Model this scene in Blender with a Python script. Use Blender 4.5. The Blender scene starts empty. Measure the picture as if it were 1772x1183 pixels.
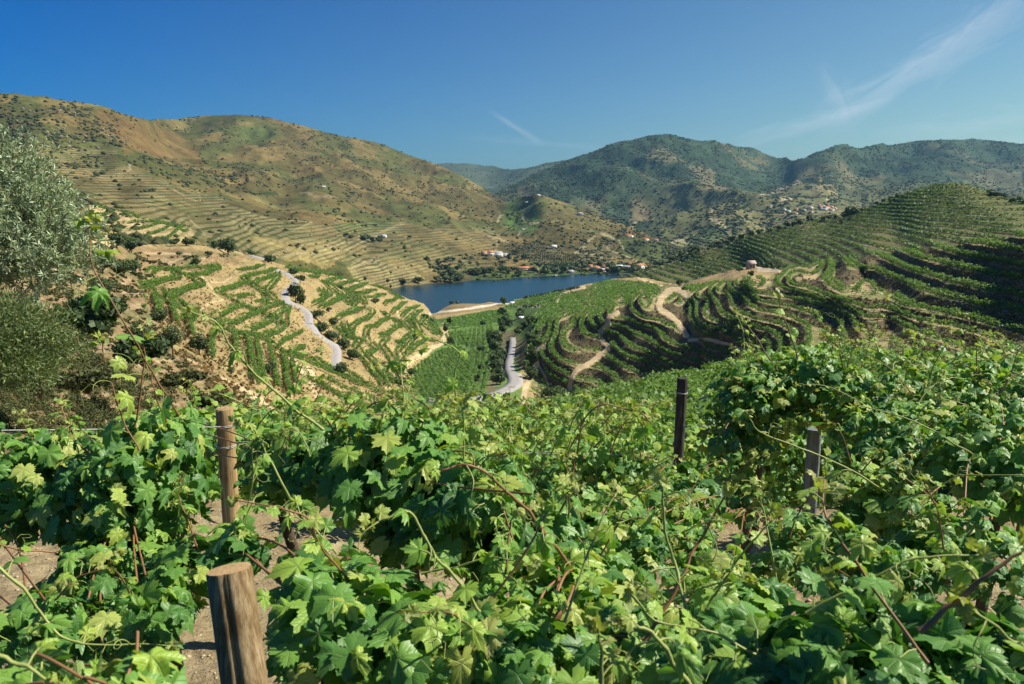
import bpy, math, random
import numpy as np
random.seed(7)
RNG = np.random.default_rng(11)
C = bpy.context.scene.collection
# ------------------------------------------------------------------ camera
F, CX, CY = 1378.0, 886.0, 591.5
TH = math.atan((CY - 330.0) / F)
cam_d = bpy.data.cameras.new("camera")
cam = bpy.data.objects.new("camera", cam_d)
C.objects.link(cam)
cam_d.sensor_width = 36.0
cam_d.lens = 36.0 * F / 1772.0
cam_d.clip_start = 0.05
cam_d.clip_end = 60000
cam.location = (0, 0, 0)
cam.rotation_euler = (math.pi / 2 - TH, 0, 0)
cam_d.dof.use_dof = True
cam_d.dof.focus_distance = 6.0
cam_d.dof.aperture_fstop = 11.0
bpy.context.scene.camera = cam
# ------------------------------------------------------------------ light
SUN_AZ, SUN_EL = math.radians(82), math.radians(47)   # azimuth clockwise from the view direction
world = bpy.data.worlds.new("World")
bpy.context.scene.world = world
world.use_nodes = True
wn, wl = world.node_tree.nodes, world.node_tree.links
wn.clear()
def N(nt, typ, **kw):
    n = nt.nodes.new(typ)
    for k, v in kw.items():
        if k in ('operation', 'blend_type', 'data_type', 'sky_type', 'attribute_name', 'interpolation_type', 'noise_dimensions', 'vector_type'):
            setattr(n, k, v)
    return n
def setin(n, **kw):
    for k, v in kw.items():
        n.inputs[k.replace('_', ' ')].default_value = v
W = world.node_tree
sky = wn.new('ShaderNodeTexSky'); sky.sky_type = 'NISHITA'; sky.sun_disc = False
sky.sun_elevation = SUN_EL; sky.sun_rotation = SUN_AZ
sky.altitude = 300; sky.air_density = 1.0; sky.dust_density = 0.6; sky.ozone_density = 2.5
tc = wn.new('ShaderNodeTexCoord')
sep = wn.new('ShaderNodeSeparateXYZ'); wl.new(tc.outputs['Generated'], sep.inputs[0])
def wmath(op, a, b=None, clamp=False):
    n = wn.new('ShaderNodeMath'); n.operation = op; n.use_clamp = clamp
    for i, v in enumerate((a, b)):
        if v is None: continue
        if isinstance(v, (int, float)): n.inputs[i].default_value = v
        else: wl.new(v, n.inputs[i])
    return n.outputs[0]
# polariser-like tint of the whole sky dome: deepest 90 degrees from the sun
tint = wn.new('ShaderNodeMix'); tint.data_type = 'RGBA'; tint.blend_type = 'MULTIPLY'
tint.inputs['Factor'].default_value = 1.0
wl.new(sky.outputs[0], tint.inputs['A'])
grad = wn.new('ShaderNodeValToRGB')
gx = wmath('ADD', wmath('MULTIPLY', sep.outputs['X'], 0.8), 0.5)
gx = wmath('SUBTRACT', gx, wmath('MULTIPLY', sep.outputs['Z'], 0.5))
wl.new(gx, grad.inputs[0])
grad.color_ramp.elements[0].position = 0.0; grad.color_ramp.elements[0].color = (0.035, 0.40, 0.93, 1)
grad.color_ramp.elements[1].position = 1.0; grad.color_ramp.elements[1].color = (0.74, .93, .86, 1)
wl.new(grad.outputs[0], tint.inputs['B'])
# cirrus wisps: azimuth / elevation streaks on the dome
az = wmath('DIVIDE', sep.outputs['X'], sep.outputs['Y'])
el = wmath('DIVIDE', sep.outputs['Z'], sep.outputs['Y'])
def streak(a0, e0, a1, e1, wid, amt, taper=0.5):
    L = math.hypot(a1 - a0, e1 - e0); dx, dy = (a1 - a0) / L, (e1 - e0) / L
    A = wmath('SUBTRACT', az, a0); E = wmath('SUBTRACT', el, e0)
    al = wmath('DIVIDE', wmath('ADD', wmath('MULTIPLY', A, dx), wmath('MULTIPLY', E, dy)), L)
    cr = wmath('SUBTRACT', wmath('MULTIPLY', A, dy), wmath('MULTIPLY', E, dx))
    cmb = wn.new('ShaderNodeCombineXYZ'); wl.new(wmath('MULTIPLY', al, L * 6), cmb.inputs[0]); wl.new(wmath('MULTIPLY', cr, 26), cmb.inputs[1]); cmb.inputs[2].default_value = a0 * 9
    nz = wn.new('ShaderNodeTexNoise'); nz.inputs['Scale'].default_value = 2.2; nz.inputs['Detail'].default_value = 7; nz.inputs['Roughness'].default_value = 0.62; nz.inputs['Distortion'].default_value = 0.6
    wl.new(cmb.outputs[0], nz.inputs['Vector'])
    wob = wmath('MULTIPLY', wmath('SUBTRACT', nz.outputs[0], 0.5), wid * 3.0)
    c2 = wmath('ADD', cr, wob)
    prof = wmath('SUBTRACT', 1.0, wmath('DIVIDE', wmath('ABSOLUTE', c2), wid), clamp=True)
    ends = wmath('MULTIPLY', wmath('MULTIPLY', al, wmath('SUBTRACT', 1.0, al)), 4.0, clamp=True)
    front = wmath('GREATER_THAN', sep.outputs['Y'], 0.05)
    return wmath('MULTIPLY', wmath('MULTIPLY', wmath('MULTIPLY', prof, ends), wmath('MULTIPLY', front, nz.outputs[0])), amt)
def ae(px, py):
    v = (CY - py) / F; u = (px - CX) / F
    dy = math.cos(TH) + v * math.sin(TH); dz = v * math.cos(TH) - math.sin(TH)
    return u / dy, dz / dy
cl = None
for (p0, p1, wid, amt) in (((1400, 230), (1830, -30), .028, .55), ((1420, 105), (1475, 215), .016, .30), ((1260, 255), (1560, 170), .012, .40),
                           ((845, 190), (940, 250), .0045, .40), ((780, 235), (1150, 262), .006, .16), ((1500, 235), (1900, 190), .02, .28), ((1560, 300), (2100, 230), .03, .25)):
    s_ = streak(*ae(*p0), *ae(*p1), wid, amt)
    cl = s_ if cl is None else wmath('ADD', cl, s_, clamp=True)
mixc = wn.new('ShaderNodeMix'); mixc.data_type = 'RGBA'
wl.new(cl, mixc.inputs['Factor']); wl.new(tint.outputs['Result'], mixc.inputs['A']); mixc.inputs['B'].default_value = (7.6, 8.2, 9.0, 1)
bg = wn.new('ShaderNodeBackground'); bg.inputs['Strength'].default_value = 0.065
wl.new(mixc.outputs['Result'], bg.inputs['Color'])
wo = wn.new('ShaderNodeOutputWorld'); wl.new(bg.outputs[0], wo.inputs['Surface'])
sd = bpy.data.lights.new("sun", 'SUN'); sd.energy = 5.0; sd.angle = math.radians(0.5); sd.color = (1.0, 0.93, 0.80)
so = bpy.data.objects.new("sun", sd); C.objects.link(so)
SUNV = np.array([math.sin(SUN_AZ) * math.cos(SUN_EL), math.cos(SUN_AZ) * math.cos(SUN_EL), math.sin(SUN_EL)])
from mathutils import Vector
so.rotation_euler = Vector(SUNV).to_track_quat('Z', 'Y').to_euler()
sc = bpy.context.scene
sc.view_settings.view_transform = 'Standard'; sc.view_settings.look = 'None'
sc.view_settings.exposure = 0.6; sc.view_settings.gamma = 1.0
sc.cycles.max_bounces = 6; sc.cycles.diffuse_bounces = 3; sc.cycles.transmission_bounces = 4; sc.cycles.glossy_bounces = 2
sc.cycles.transparent_max_bounces = 8; sc.cycles.volume_bounces = 0
sc.cycles.sample_clamp_indirect = 6.0
# ------------------------------------------------------------------ helpers
def P(px, py, D):
    px = np.asarray(px, float); py = np.asarray(py, float)
    v = (CY - py) / F; u = (px - CX) / F
    k = D / (math.cos(TH) + v * math.sin(TH))
    return np.stack([u * k, D + 0 * k, (v * math.cos(TH) - math.sin(TH)) * k], -1)
def DforZ(py, z):
    v = (CY - np.asarray(py, float)) / F
    t = (v * math.cos(TH) - math.sin(TH)) / (math.cos(TH) + v * math.sin(TH))
    return z / t
def tag(o, label=None, cat=None, group=None, kind=None):
    if label: o['label'] = label
    if cat: o['category'] = cat
    if group: o['group'] = group
    if kind: o['kind'] = kind
    return o
def empty(name, loc, label, cat, group=None):
    o = bpy.data.objects.new(name, None); C.objects.link(o); o.location = [float(a) for a in loc]
    o.empty_display_size = 0.2
    return tag(o, label, cat, group)
def mesh(name, V, faces, mat, parent=None, smooth=False, attrs=None, loc=None):
    """V (n,3); faces: (m,3|4) array or list of such arrays"""
    V = np.ascontiguousarray(V, dtype=np.float32)
    if loc is not None: V = V - np.asarray(loc, np.float32)
    if not isinstance(faces, list): faces = [faces]
    faces = [np.asarray(f, np.int32) for f in faces if len(f)]
    me = bpy.data.meshes.new(name)
    me.vertices.add(len(V)); me.vertices.foreach_set('co', V.ravel())
    idx = np.concatenate([f.ravel() for f in faces])
    tot = np.concatenate([np.full(len(f), f.shape[1], np.int32) for f in faces])
    st = np.concatenate([[0], np.cumsum(tot)[:-1]]).astype(np.int32)
    me.loops.add(len(idx)); me.loops.foreach_set('vertex_index', idx)
    me.polygons.add(len(tot)); me.polygons.foreach_set('loop_start', st); me.polygons.foreach_set('loop_total', tot)
    if smooth: me.polygons.foreach_set('use_smooth', np.ones(len(tot), bool))
    me.update(calc_edges=True)
    if attrs:
        for k, a in attrs.items():
            a = np.ascontiguousarray(a, np.float32)
            if a.ndim == 1:
                at = me.attributes.new(k, 'FLOAT', 'POINT'); at.data.foreach_set('value', a)
            elif a.shape[1] == 3:
                at = me.attributes.new(k, 'FLOAT_COLOR', 'POINT')
                at.data.foreach_set('color', np.concatenate([a, np.ones((len(a), 1), np.float32)], 1).ravel())
            else:
                at = me.attributes.new(k, 'FLOAT2', 'POINT'); at.data.foreach_set('vector', a.ravel())
    me.materials.append(mat)
    o = bpy.data.objects.new(name, me); C.objects.link(o)
    if loc is not None: o.location = [float(a) for a in loc]
    if parent is not None:
        o.parent = parent
    return o
def child(name, V, faces, mat, parent, **kw):   # V in world space, parent an un-rotated empty
    V = np.asarray(V, float) - np.array(parent.location)
    return mesh(name, V, faces, mat, parent, **kw)
class Acc:
    def __init__(s): s.V = []; s.F = {3: [], 4: []}; s.n = 0; s.A = []
    def add(s, V, Fc, a=None):
        V = np.asarray(V, float).reshape(-1, 3); Fc = np.asarray(Fc, int)
        s.V.append(V); s.F[Fc.shape[1]].append(Fc + s.n); s.n += len(V)
        if a is not None: s.A.append(np.broadcast_to(a, (len(V),)))
    def get(s):
        return np.concatenate(s.V), [np.concatenate(f) for f in s.F.values() if f], (np.concatenate(s.A) if s.A else None)
def box(c, h, rz=0.0):
    c = np.asarray(c, float); x, y, z = h
    V = np.array([[sx * x, sy * y, sz * z] for sz in (-1, 1) for sx, sy in ((-1, -1), (1, -1), (1, 1), (-1, 1))], float)
    cs, sn = math.cos(rz), math.sin(rz)
    V = np.stack([V[:, 0] * cs - V[:, 1] * sn, V[:, 0] * sn + V[:, 1] * cs, V[:, 2]], 1) + c
    Fc = [[3, 2, 1, 0], [4, 5, 6, 7], [0, 1, 5, 4], [1, 2, 6, 5], [2, 3, 7, 6], [3, 0, 4, 7]]
    return V, np.array(Fc)
def tube(pts, r, n=6, cap=True):
    pts = np.asarray(pts, float); m = len(pts); r = np.broadcast_to(r, (m,))
    T = np.gradient(pts, axis=0); T /= np.linalg.norm(T, axis=1, keepdims=True) + 1e-9
    up = np.array([0.13, 0.31, 0.94]); A = np.cross(T, up); A /= np.linalg.norm(A, axis=1, keepdims=True) + 1e-9
    B = np.cross(T, A)
    th = np.linspace(0, 2 * math.pi, n, endpoint=False)
    V = pts[:, None] + r[:, None, None] * (np.cos(th)[None, :, None] * A[:, None] + np.sin(th)[None, :, None] * B[:, None])
    V = V.reshape(-1, 3)
    i = np.arange(m - 1)[:, None] * n; j = np.arange(n)[None]; j2 = (j + 1) % n
    Fc = np.stack([i + j, i + j2, i + n + j2, i + n + j], -1).reshape(-1, 4)
    return V, Fc
def spline(pts, k=8):
    pts = np.asarray(pts, float); n = len(pts)
    Q = np.vstack([2 * pts[0] - pts[1], pts, 2 * pts[-1] - pts[-2]]); out = []
    for i in range(n - 1):
        p0, p1, p2, p3 = Q[i:i + 4]
        for t in np.linspace(0, 1, k, endpoint=False):
            out.append(0.5 * ((2 * p1) + (p2 - p0) * t + (2 * p0 - 5 * p1 + 4 * p2 - p3) * t * t + (3 * p1 - p0 - 3 * p2 + p3) * t ** 3))
    out.append(pts[-1]); return np.array(out)
def resample(p, ds):
    p = np.asarray(p, float); L = np.concatenate([[0], np.cumsum(np.linalg.norm(np.diff(p, axis=0), axis=1))])
    n = max(2, int(L[-1] / ds) + 1); t = np.linspace(0, L[-1], n)
    return np.stack([np.interp(t, L, p[:, k]) for k in range(p.shape[1])], 1)
_perm = np.random.default_rng(5).random((256, 256))
def vnoise(x, y):
    xi = np.floor(x).astype(int); yi = np.floor(y).astype(int); fx = x - xi; fy = y - yi
    fx = fx * fx * (3 - 2 * fx); fy = fy * fy * (3 - 2 * fy)
    g = lambda a, b: _perm[a & 255, b & 255]
    return (g(xi, yi) * (1 - fx) + g(xi + 1, yi) * fx) * (1 - fy) + (g(xi, yi + 1) * (1 - fx) + g(xi + 1, yi + 1) * fx) * fy
def fbm(x, y, o=4, rough=0.5):
    s = 0; a = 1.0; t = 0
    for i in range(o):
        s = s + a * (vnoise(x * 2 ** i + 17.3 * i, y * 2 ** i + 9.1 * i) - 0.5) * 2; t += a; a *= rough
    return s / t
def sstep(a, b, x):
    t = np.clip((x - a) / (b - a), 0, 1); return t * t * (3 - 2 * t)
class TPS:
    def __init__(s, pts, val, lam=1e-3):
        s.p = np.asarray(pts, float) / 300.0; n = len(s.p)
        K = s.k(s.p, s.p) + lam * np.eye(n); Q = np.c_[np.ones(n), s.p]
        A = np.block([[K, Q], [Q.T, np.zeros((3, 3))]])
        s.w = np.linalg.solve(A, np.r_[np.asarray(val, float), 0, 0, 0])
    def k(s, a, b):
        d = ((a[:, None] - b[None]) ** 2).sum(-1); return d * np.log(d + 1e-9) * 0.5
    def __call__(s, x, y):
        q = np.stack([np.ravel(x), np.ravel(y)], 1) / 300.0; out = np.empty(len(q))
        for i in range(0, len(q), 20000):
            c = q[i:i + 20000]; out[i:i + 20000] = s.k(c, s.p) @ s.w[:-3] + np.c_[np.ones(len(c)), c] @ s.w[-3:]
        return out.reshape(np.shape(x))
def inpoly(x, y, poly):
    poly = np.asarray(poly, float); r = np.zeros(np.shape(x), bool); n = len(poly)
    for i in range(n):
        x1, y1 = poly[i]; x2, y2 = poly[(i + 1) % n]
        if y1 == y2: continue
        r ^= ((y1 > y) != (y2 > y)) & (x < (x2 - x1) * (y - y1) / (y2 - y1) + x1)
    return r
def dline(x, y, pl):
    pl = np.asarray(pl, float); d = np.full(np.shape(x), 1e9)
    for (x1, y1), (x2, y2) in zip(pl[:-1], pl[1:]):
        L = (x2 - x1) ** 2 + (y2 - y1) ** 2 + 1e-9
        t = np.clip(((x - x1) * (x2 - x1) + (y - y1) * (y2 - y1)) / L, 0, 1)
        d = np.minimum(d, np.hypot(x - x1 - t * (x2 - x1), y - y1 - t * (y2 - y1)))
    return d
class Layer:
    """a real hill surface: columns of ground points, near to far, plus its hidden back slope"""
    def __init__(s, x0, x1, step, crest, bot, ctrl, nrow, lam=1e-3, relief=None, back=0.35, backdrop=0.3):
        s.x0, s.step = x0, step
        X = np.arange(x0, x1 + step, step, dtype=float); s.X = X
        cr = np.asarray(crest, float); bt = np.asarray(bot, float)
        s.cr = np.interp(X, cr[:, 0], cr[:, 1]); s.bt = np.interp(X, bt[:, 0], bt[:, 1]); s.n = nrow
        v = np.linspace(0, 1, nrow)[None]
        PX = np.repeat(X[:, None], nrow, 1); PY = s.cr[:, None] + (s.bt - s.cr)[:, None] * v
        ctrl = np.asarray(ctrl, float)
        tps = TPS(ctrl[:, :2], np.log(ctrl[:, 2]), lam)
        cs = slice(None, None, 3)
        D = np.exp(tps(PX, PY))
        for i in range(1, nrow): D[:, i] = np.minimum(D[:, i], D[:, i - 1] * 0.9992)
        s.PX, s.PY, s.D = PX, PY, D
        s.pos = P(PX, PY, D); s.base_z = s.pos[..., 2].copy()
        if relief is not None: s.pos[..., 2] += relief(s.pos[..., 0], s.pos[..., 1], PX, PY)
        s.back, s.backdrop = back, backdrop
    def at(s, px, py):
        px = np.asarray(px, float); py = np.asarray(py, float)
        i = np.clip((px - s.x0) / s.step, 0, len(s.X) - 1.001); i0 = i.astype(int); f = (i - i0)
        cr = s.cr[i0] * (1 - f) + s.cr[i0 + 1] * f; bt = s.bt[i0] * (1 - f) + s.bt[i0 + 1] * f
        j = np.clip((py - cr) / (bt - cr) * (s.n - 1), 0, s.n - 1.001); j0 = j.astype(int); g = (j - j0)
        f = f[..., None]; g = g[..., None]; p = s.pos
        return (p[i0, j0] * (1 - f) + p[i0 + 1, j0] * f) * (1 - g) + (p[i0, j0 + 1] * (1 - f) + p[i0 + 1, j0 + 1] * f) * g
    def ij(s, i, j):
        i = np.clip(i, 0, len(s.X) - 1.001); j = np.clip(j, 0, s.n - 1.001)
        i0 = i.astype(int); j0 = j.astype(int); f = (i - i0)[..., None]; g = (j - j0)[..., None]; p = s.pos
        return (p[i0, j0] * (1 - f) + p[i0 + 1, j0] * f) * (1 - g) + (p[i0, j0 + 1] * (1 - f) + p[i0 + 1, j0 + 1] * f) * g
    def build(s, name, mat, col, ter, label=None):
        nb = 10
        k = np.linspace(0, 1, nb + 1)[1:][::-1]
        top = s.pos[:, 0]
        Bk = np.stack([top * (1 + s.back * kk) for kk in k], 1)
        Bk[..., 2] = top[:, None, 2] - s.backdrop * top[:, None, 1] * s.back * k[None] ** 1.3
        V = np.concatenate([Bk, s.pos], 1); nx, ny = V.shape[:2]
        cc = np.concatenate([np.repeat(col[:, :1], nb, 1), col], 1).reshape(-1, 3)
        tt = np.concatenate([np.repeat(ter[:, :1] * 0, nb, 1), ter], 1).ravel()
        i = np.arange(nx - 1)[:, None] * ny; j = np.arange(ny - 1)[None]
        Fc = np.stack([i + j, i + j + 1, i + ny + j + 1, i + ny + j], -1).reshape(-1, 4)
        o = mesh(name, V.reshape(-1, 3), Fc, mat, smooth=True, attrs={'Col': cc, 'ter': tt})
        tag(o, kind='structure'); return o
# ------------------------------------------------------------------ materials
def mat_new(name):
    m = bpy.data.materials.new(name); m.use_nodes = True; m.node_tree.nodes.clear(); return m
class G:
    """tiny node-graph helper"""
    def __init__(s, m): s.t = m.node_tree; s.m = m
    def n(s, typ, **ins):
        nd = s.t.nodes.new(typ)
        for k, v in ins.items():
            k2 = k.replace('__', ' ')
            if hasattr(nd, k) and k2 not in nd.inputs: setattr(nd, k, v)
            else: s.put(nd.inputs[k2], v)
        return nd
    def put(s, sock, v):
        if hasattr(v, 'is_linked'): s.t.links.new(v, sock)
        elif isinstance(v, (tuple, list)) and len(v) == 3 and sock.type == 'RGBA': sock.default_value = (*v, 1)
        else: sock.default_value = v
    def math(s, op, a, b=None, clamp=False):
        nd = s.t.nodes.new('ShaderNodeMath'); nd.operation = op; nd.use_clamp = clamp
        s.put(nd.inputs[0], a)
        if b is not None: s.put(nd.inputs[1], b)
        return nd.outputs[0]
    def mix(s, f, a, b, mode='MIX'):
        nd = s.t.nodes.new('ShaderNodeMix'); nd.data_type = 'RGBA'; nd.blend_type = mode
        s.put(nd.inputs['Factor'], f); s.put(nd.inputs['A'], a); s.put(nd.inputs['B'], b); return nd.outputs['Result']
    def noise(s, scale, detail=4, rough=0.55, vec=None, dist=0.0):
        nd = s.t.nodes.new('ShaderNodeTexNoise'); nd.inputs['Scale'].default_value = scale; nd.inputs['Detail'].default_value = detail
        nd.inputs['Roughness'].default_value = rough; nd.inputs['Distortion'].default_value = dist
        if vec is not None: s.t.links.new(vec, nd.inputs['Vector'])
        return nd.outputs[0]
    def attr(s, name, out='Color'):
        nd = s.t.nodes.new('ShaderNodeAttribute'); nd.attribute_name = name; return nd.outputs[out]
    def ramp(s, f, stops):
        nd = s.t.nodes.new('ShaderNodeValToRGB'); s.put(nd.inputs[0], f); e = nd.color_ramp.elements
        while len(e) < len(stops): e.new(0.5)
        for i, (p, c) in enumerate(stops): e[i].position = p; e[i].color = (*c, 1) if len(c) == 3 else c
        return nd.outputs[0]
    def bump(s, h, strength, dist):
        nd = s.t.nodes.new('ShaderNodeBump'); nd.inputs['Strength'].default_value = strength; nd.inputs['Distance'].default_value = dist
        s.t.links.new(h, nd.inputs['Height']); return nd.outputs[0]
    def surf(s, col, rough=0.9, spec=0.2, normal=None, transl=0.0, tcol=None):
        b = s.t.nodes.new('ShaderNodeBsdfPrincipled'); s.put(b.inputs['Base Color'], col); s.put(b.inputs['Roughness'], rough)
        b.inputs['Specular IOR Level'].default_value = spec
        if normal is not None: s.t.links.new(normal, b.inputs['Normal'])
        out = s.t.nodes.new('ShaderNodeOutputMaterial'); res = b.outputs[0]
        if transl > 0:
            tr = s.t.nodes.new('ShaderNodeBsdfTranslucent'); s.put(tr.inputs['Color'], tcol if tcol is not None else col)
            mx = s.t.nodes.new('ShaderNodeMixShader'); mx.inputs[0].default_value = transl
            s.t.links.new(res, mx.inputs[1]); s.t.links.new(tr.outputs[0], mx.inputs[2]); res = mx.outputs[0]
        s.t.links.new(res, out.inputs['Surface']); return b
def simple(name, col, rough=0.8, spec=0.3, var=0.0, scale=5.0, bump=0.0, bd=0.02):
    m = mat_new(name); g = G(m); c = col; nrm = None
    geo = g.n('ShaderNodeNewGeometry').outputs['Position']
    if var > 0:
        nz = g.noise(scale, 5, 0.6, vec=geo)
        c = g.mix(g.math('MULTIPLY', nz, 1.0), tuple(a * (1 - var) for a in col), tuple(min(1, a * (1 + var)) for a in col))
        if bump: nrm = g.bump(nz, bump, bd)
    g.surf(c, rough, spec, nrm); return m
def terrain_mat(name, s1, s2, s3, var=0.35, step=3.0, bump=0.4, bd=0.3, stripe_a=(.10, .13, .035), stripe_b=(.36, .29, .14)):
    m = mat_new(name); g = G(m)
    pos = g.n('ShaderNodeNewGeometry').outputs['Position']
    col = g.attr('Col'); ter = g.attr('ter', 'Fac')
    n1 = g.noise(s1, 5, 0.6, vec=pos); n2 = g.noise(s2, 5, 0.65, vec=pos); n3 = g.noise(s3, 6, 0.7, vec=pos)
    f = g.math('ADD', g.math('MULTIPLY', g.math('SUBTRACT', n1, 0.5), 1.0), g.math('MULTIPLY', g.math('SUBTRACT', n2, 0.5), 1.3))
    f = g.math('ADD', f, g.math('MULTIPLY', g.math('SUBTRACT', n3, 0.5), 1.4))
    f = g.math('ADD', 1.0, g.math('MULTIPLY', f, var * 3.2))
    f = g.math('MINIMUM', g.math('MAXIMUM', f, 0.3), 1.9)
    # terrace banding follows real height
    z = g.n('ShaderNodeSeparateXYZ'); g.put(z.inputs[0], pos)
    zz = g.math('ADD', z.outputs['Z'], g.math('MULTIPLY', n1, step * 0.8))
    fr = g.math('FRACT', g.math('DIVIDE', zz, step))
    tri = g.math('ABSOLUTE', g.math('SUBTRACT', g.math('MULTIPLY', fr, 2.0), 1.0))
    br = g.math('MULTIPLY', g.math('SUBTRACT', tri, g.math('ADD', 0.25, g.math('MULTIPLY', n2, 0.5))), 4.0, clamp=True)
    stripe = g.mix(br, stripe_b, stripe_a)
    base = g.mix(g.math('MULTIPLY', ter, 0.8), col, stripe)
    cc = g.mix(1.0, base, g.n('ShaderNodeCombineColor', Red=f, Green=f, Blue=f).outputs[0], 'MULTIPLY')
    hue = g.mix(g.math('MULTIPLY', g.math('SUBTRACT', n2, 0.45), 1.6, clamp=True), cc, g.mix(1.0, cc, (0.86, 1.06, 0.9), 'MULTIPLY'))
    hgt = g.math('ADD', n3, g.math('MULTIPLY', g.math('MULTIPLY', br, ter), 1.2))
    g.surf(hue, 0.95, 0.1, g.bump(hgt, bump, bd)); return m
# ------------------------------------------------------------------ land
RZ = -120.0                                     # river level
def zc(z, *pts): return [(x, y, float(DforZ(y, z))) for x, y in pts]
def paint(col, PX, PY, poly, c, a=1.0, jit=2.5):
    jx = fbm(PX / 9, PY / 9, 3) * jit; jy = fbm(PX / 9 + 50, PY / 9 + 7, 3) * jit
    m = inpoly(PX + jx, PY + jy, poly); col[m] = col[m] * (1 - a) + np.array(c) * a; return m
def track(col, PX, PY, pl, w, c, a=1.0, sp=True):
    pl = spline(pl, 6) if sp else pl
    ww = w * (1 + 0.25 * fbm(PX / 7, PY / 7, 2))
    m = np.clip((ww - dline(PX, PY, pl)) / 1.2 + 0.5, 0, 1)[..., None] * a
    col[:] = col * (1 - m) + np.array(c) * m; return m[..., 0]
TAN = (.345, .255, .118); TAN2 = (.36, .26, .13); DIRT = (.50, .38, .22); OLV = (.15, .12, .048); GRN = (.085, .14, .035)
# --- L0 farthest ridge in the gap
mat_far = terrain_mat('far_hill_ground', .004, .02, .10, .40, 5.0, .7, 2.5)
L0 = Layer(640, 1150, 4, [(640, 300), (720, 291), (780, 283), (805, 286), (850, 291), (890, 292), (930, 286), (960, 281), (1000, 274), (1150, 262)],
           [(640, 380), (1150, 380)], [(640, 290, 7200), (770, 283, 7000), (850, 290, 6600), (900, 292, 5600), (1000, 276, 5200), (1150, 262, 5200), (640, 380, 4200), (800, 330, 5000), (900, 330, 4600), (1150, 380, 4000), (960, 320, 4600)], 60,
           relief=lambda x, y, px, py: 30 * fbm(x / 300, y / 500, 4))
c0 = np.tile(np.array((.075, .095, .05)), L0.PX.shape + (1,)); L0.build('far_ridge', mat_far, c0, np.zeros(L0.PX.shape))
# --- L1 wooded mountains on the right
def rel1(x, y, px, py):
    r = 1 - np.abs(fbm(x / 420 + y / 1300, y / 900, 4)) * 3.0
    r2 = 1 - np.abs(fbm(x / 130, y / 260, 4)) * 2.4
    fade = sstep(0, 22, py - L1cr(px)) * .7 + .3
    return (34 * (r - .6) + 9 * (r2 - .6)) * fade
_c1 = [(820, 352), (850, 340), (880, 323), (905, 310), (935, 297), (960, 285), (980, 277), (1010, 266), (1040, 256), (1070, 243), (1095, 238), (1120, 231), (1140, 229), (1165, 231), (1200, 239),
       (1240, 245), (1280, 250), (1310, 258), (1340, 268), (1355, 273), (1375, 273), (1395, 267), (1410, 260), (1428, 256), (1445, 250), (1465, 250), (1480, 253), (1520, 249), (1560, 243), (1600, 239), (1650, 237), (1700, 238), (1735, 243), (1772, 249), (1880, 262)]
L1cr = lambda px: np.interp(px, [a[0] for a in _c1], [a[1] for a in _c1])
L1 = Layer(820, 1880, 1.6, _c1, [(820, 420), (1000, 420), (1100, 470), (1300, 470), (1880, 400)],
           [(820, 352, 3600), (880, 323, 3700), (960, 285, 3900), (1040, 256, 3900), (1140, 229, 3900), (1240, 245, 4000), (1355, 273, 4300), (1445, 250, 3700), (1520, 249, 4000), (1650, 237, 4200), (1772, 249, 4200), (1880, 262, 4200),
            (850, 360, 3100), (930, 350, 2900), (1000, 370, 2600), (1000, 310, 3300), (1080, 300, 3200), (1080, 385, 2350), (1100, 400, 2200), (1140, 300, 3300), (1200, 300, 3100), (1140, 370, 2500),
            (1240, 300, 3150), (1290, 300, 3300), (1330, 290, 3700), (1380, 290, 3300), (1400, 310, 2900), (1440, 300, 3000), (1480, 300, 3500), (1560, 290, 3700), (1300, 340, 2500), (1220, 350, 2500),
            (1400, 345, 2450), (1500, 340, 2700), (1480, 358, 2350), (1240, 380, 2000), (1200, 400, 1850), (1150, 420, 1700), (1250, 420, 1700), (1300, 430, 1650), (1350, 385, 1950), (1130, 445, 1480), (1200, 460, 1420), (1000, 420, 2200), (820, 420, 2600),
            (1700, 290, 3600), (1700, 330, 2700), (1880, 330, 2700), (1600, 330, 2800), (1600, 370, 2100), (1880, 400, 1900), (1772, 285, 3700)], 150, relief=rel1)
col = np.tile(np.array((.040, .064, .032)), L1.PX.shape + (1,)); X_, Y_ = L1.PX, L1.PY
n_ = fbm(L1.pos[..., 0] / 160, L1.pos[..., 1] / 260, 4)
col += (np.array((.17, .14, .065)) - col) * sstep(.12, .45, n_)[..., None] * .6
low = sstep(300, 350, Y_ + 18 * n_)[..., None] * sstep(1090, 1180, X_)[..., None]
col += (np.array((.15, .145, .055)) - col) * low * .8
paint(col, X_, Y_, [(1185, 275), (1230, 280), (1265, 310), (1255, 330), (1225, 325), (1210, 300)], (.24, .19, .10), .5, 14)
paint(col, X_, Y_, [(1375, 305), (1440, 300), (1455, 325), (1400, 345), (1340, 330)], (.19, .165, .07), .6, 12)
paint(col, X_, Y_, [(1420, 300), (1452, 318), (1445, 330), (1410, 318)], (.27, .21, .10), .6, 9)
paint(col, X_, Y_, [(1680, 300), (1772, 290), (1772, 322), (1700, 318), (1655, 312)], (.17, .15, .08), .5, 14)
paint(col, X_, Y_, [(1200, 385), (1250, 380), (1265, 400), (1215, 402)], (.10, .15, .05), .8, 6)
paint(col, X_, Y_, [(1095, 335), (1130, 345), (1120, 375), (1080, 380)], (.22, .16, .08), .6, 10)
for pl in ([(1220, 355), (1235, 365), (1225, 375), (1250, 380), (1262, 392)], [(1380, 302), (1395, 310), (1330, 325), (1310, 332)], [(1085, 400), (1110, 388), (1150, 378)], [(1150, 408), (1175, 398), (1190, 400)], [(1430, 350), (1455, 345), (1475, 352)], [(1300, 370), (1340, 355), (1370, 350)]):
    track(col, X_, Y_, pl, 1.1, (.52, .42, .28), .9)
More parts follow.
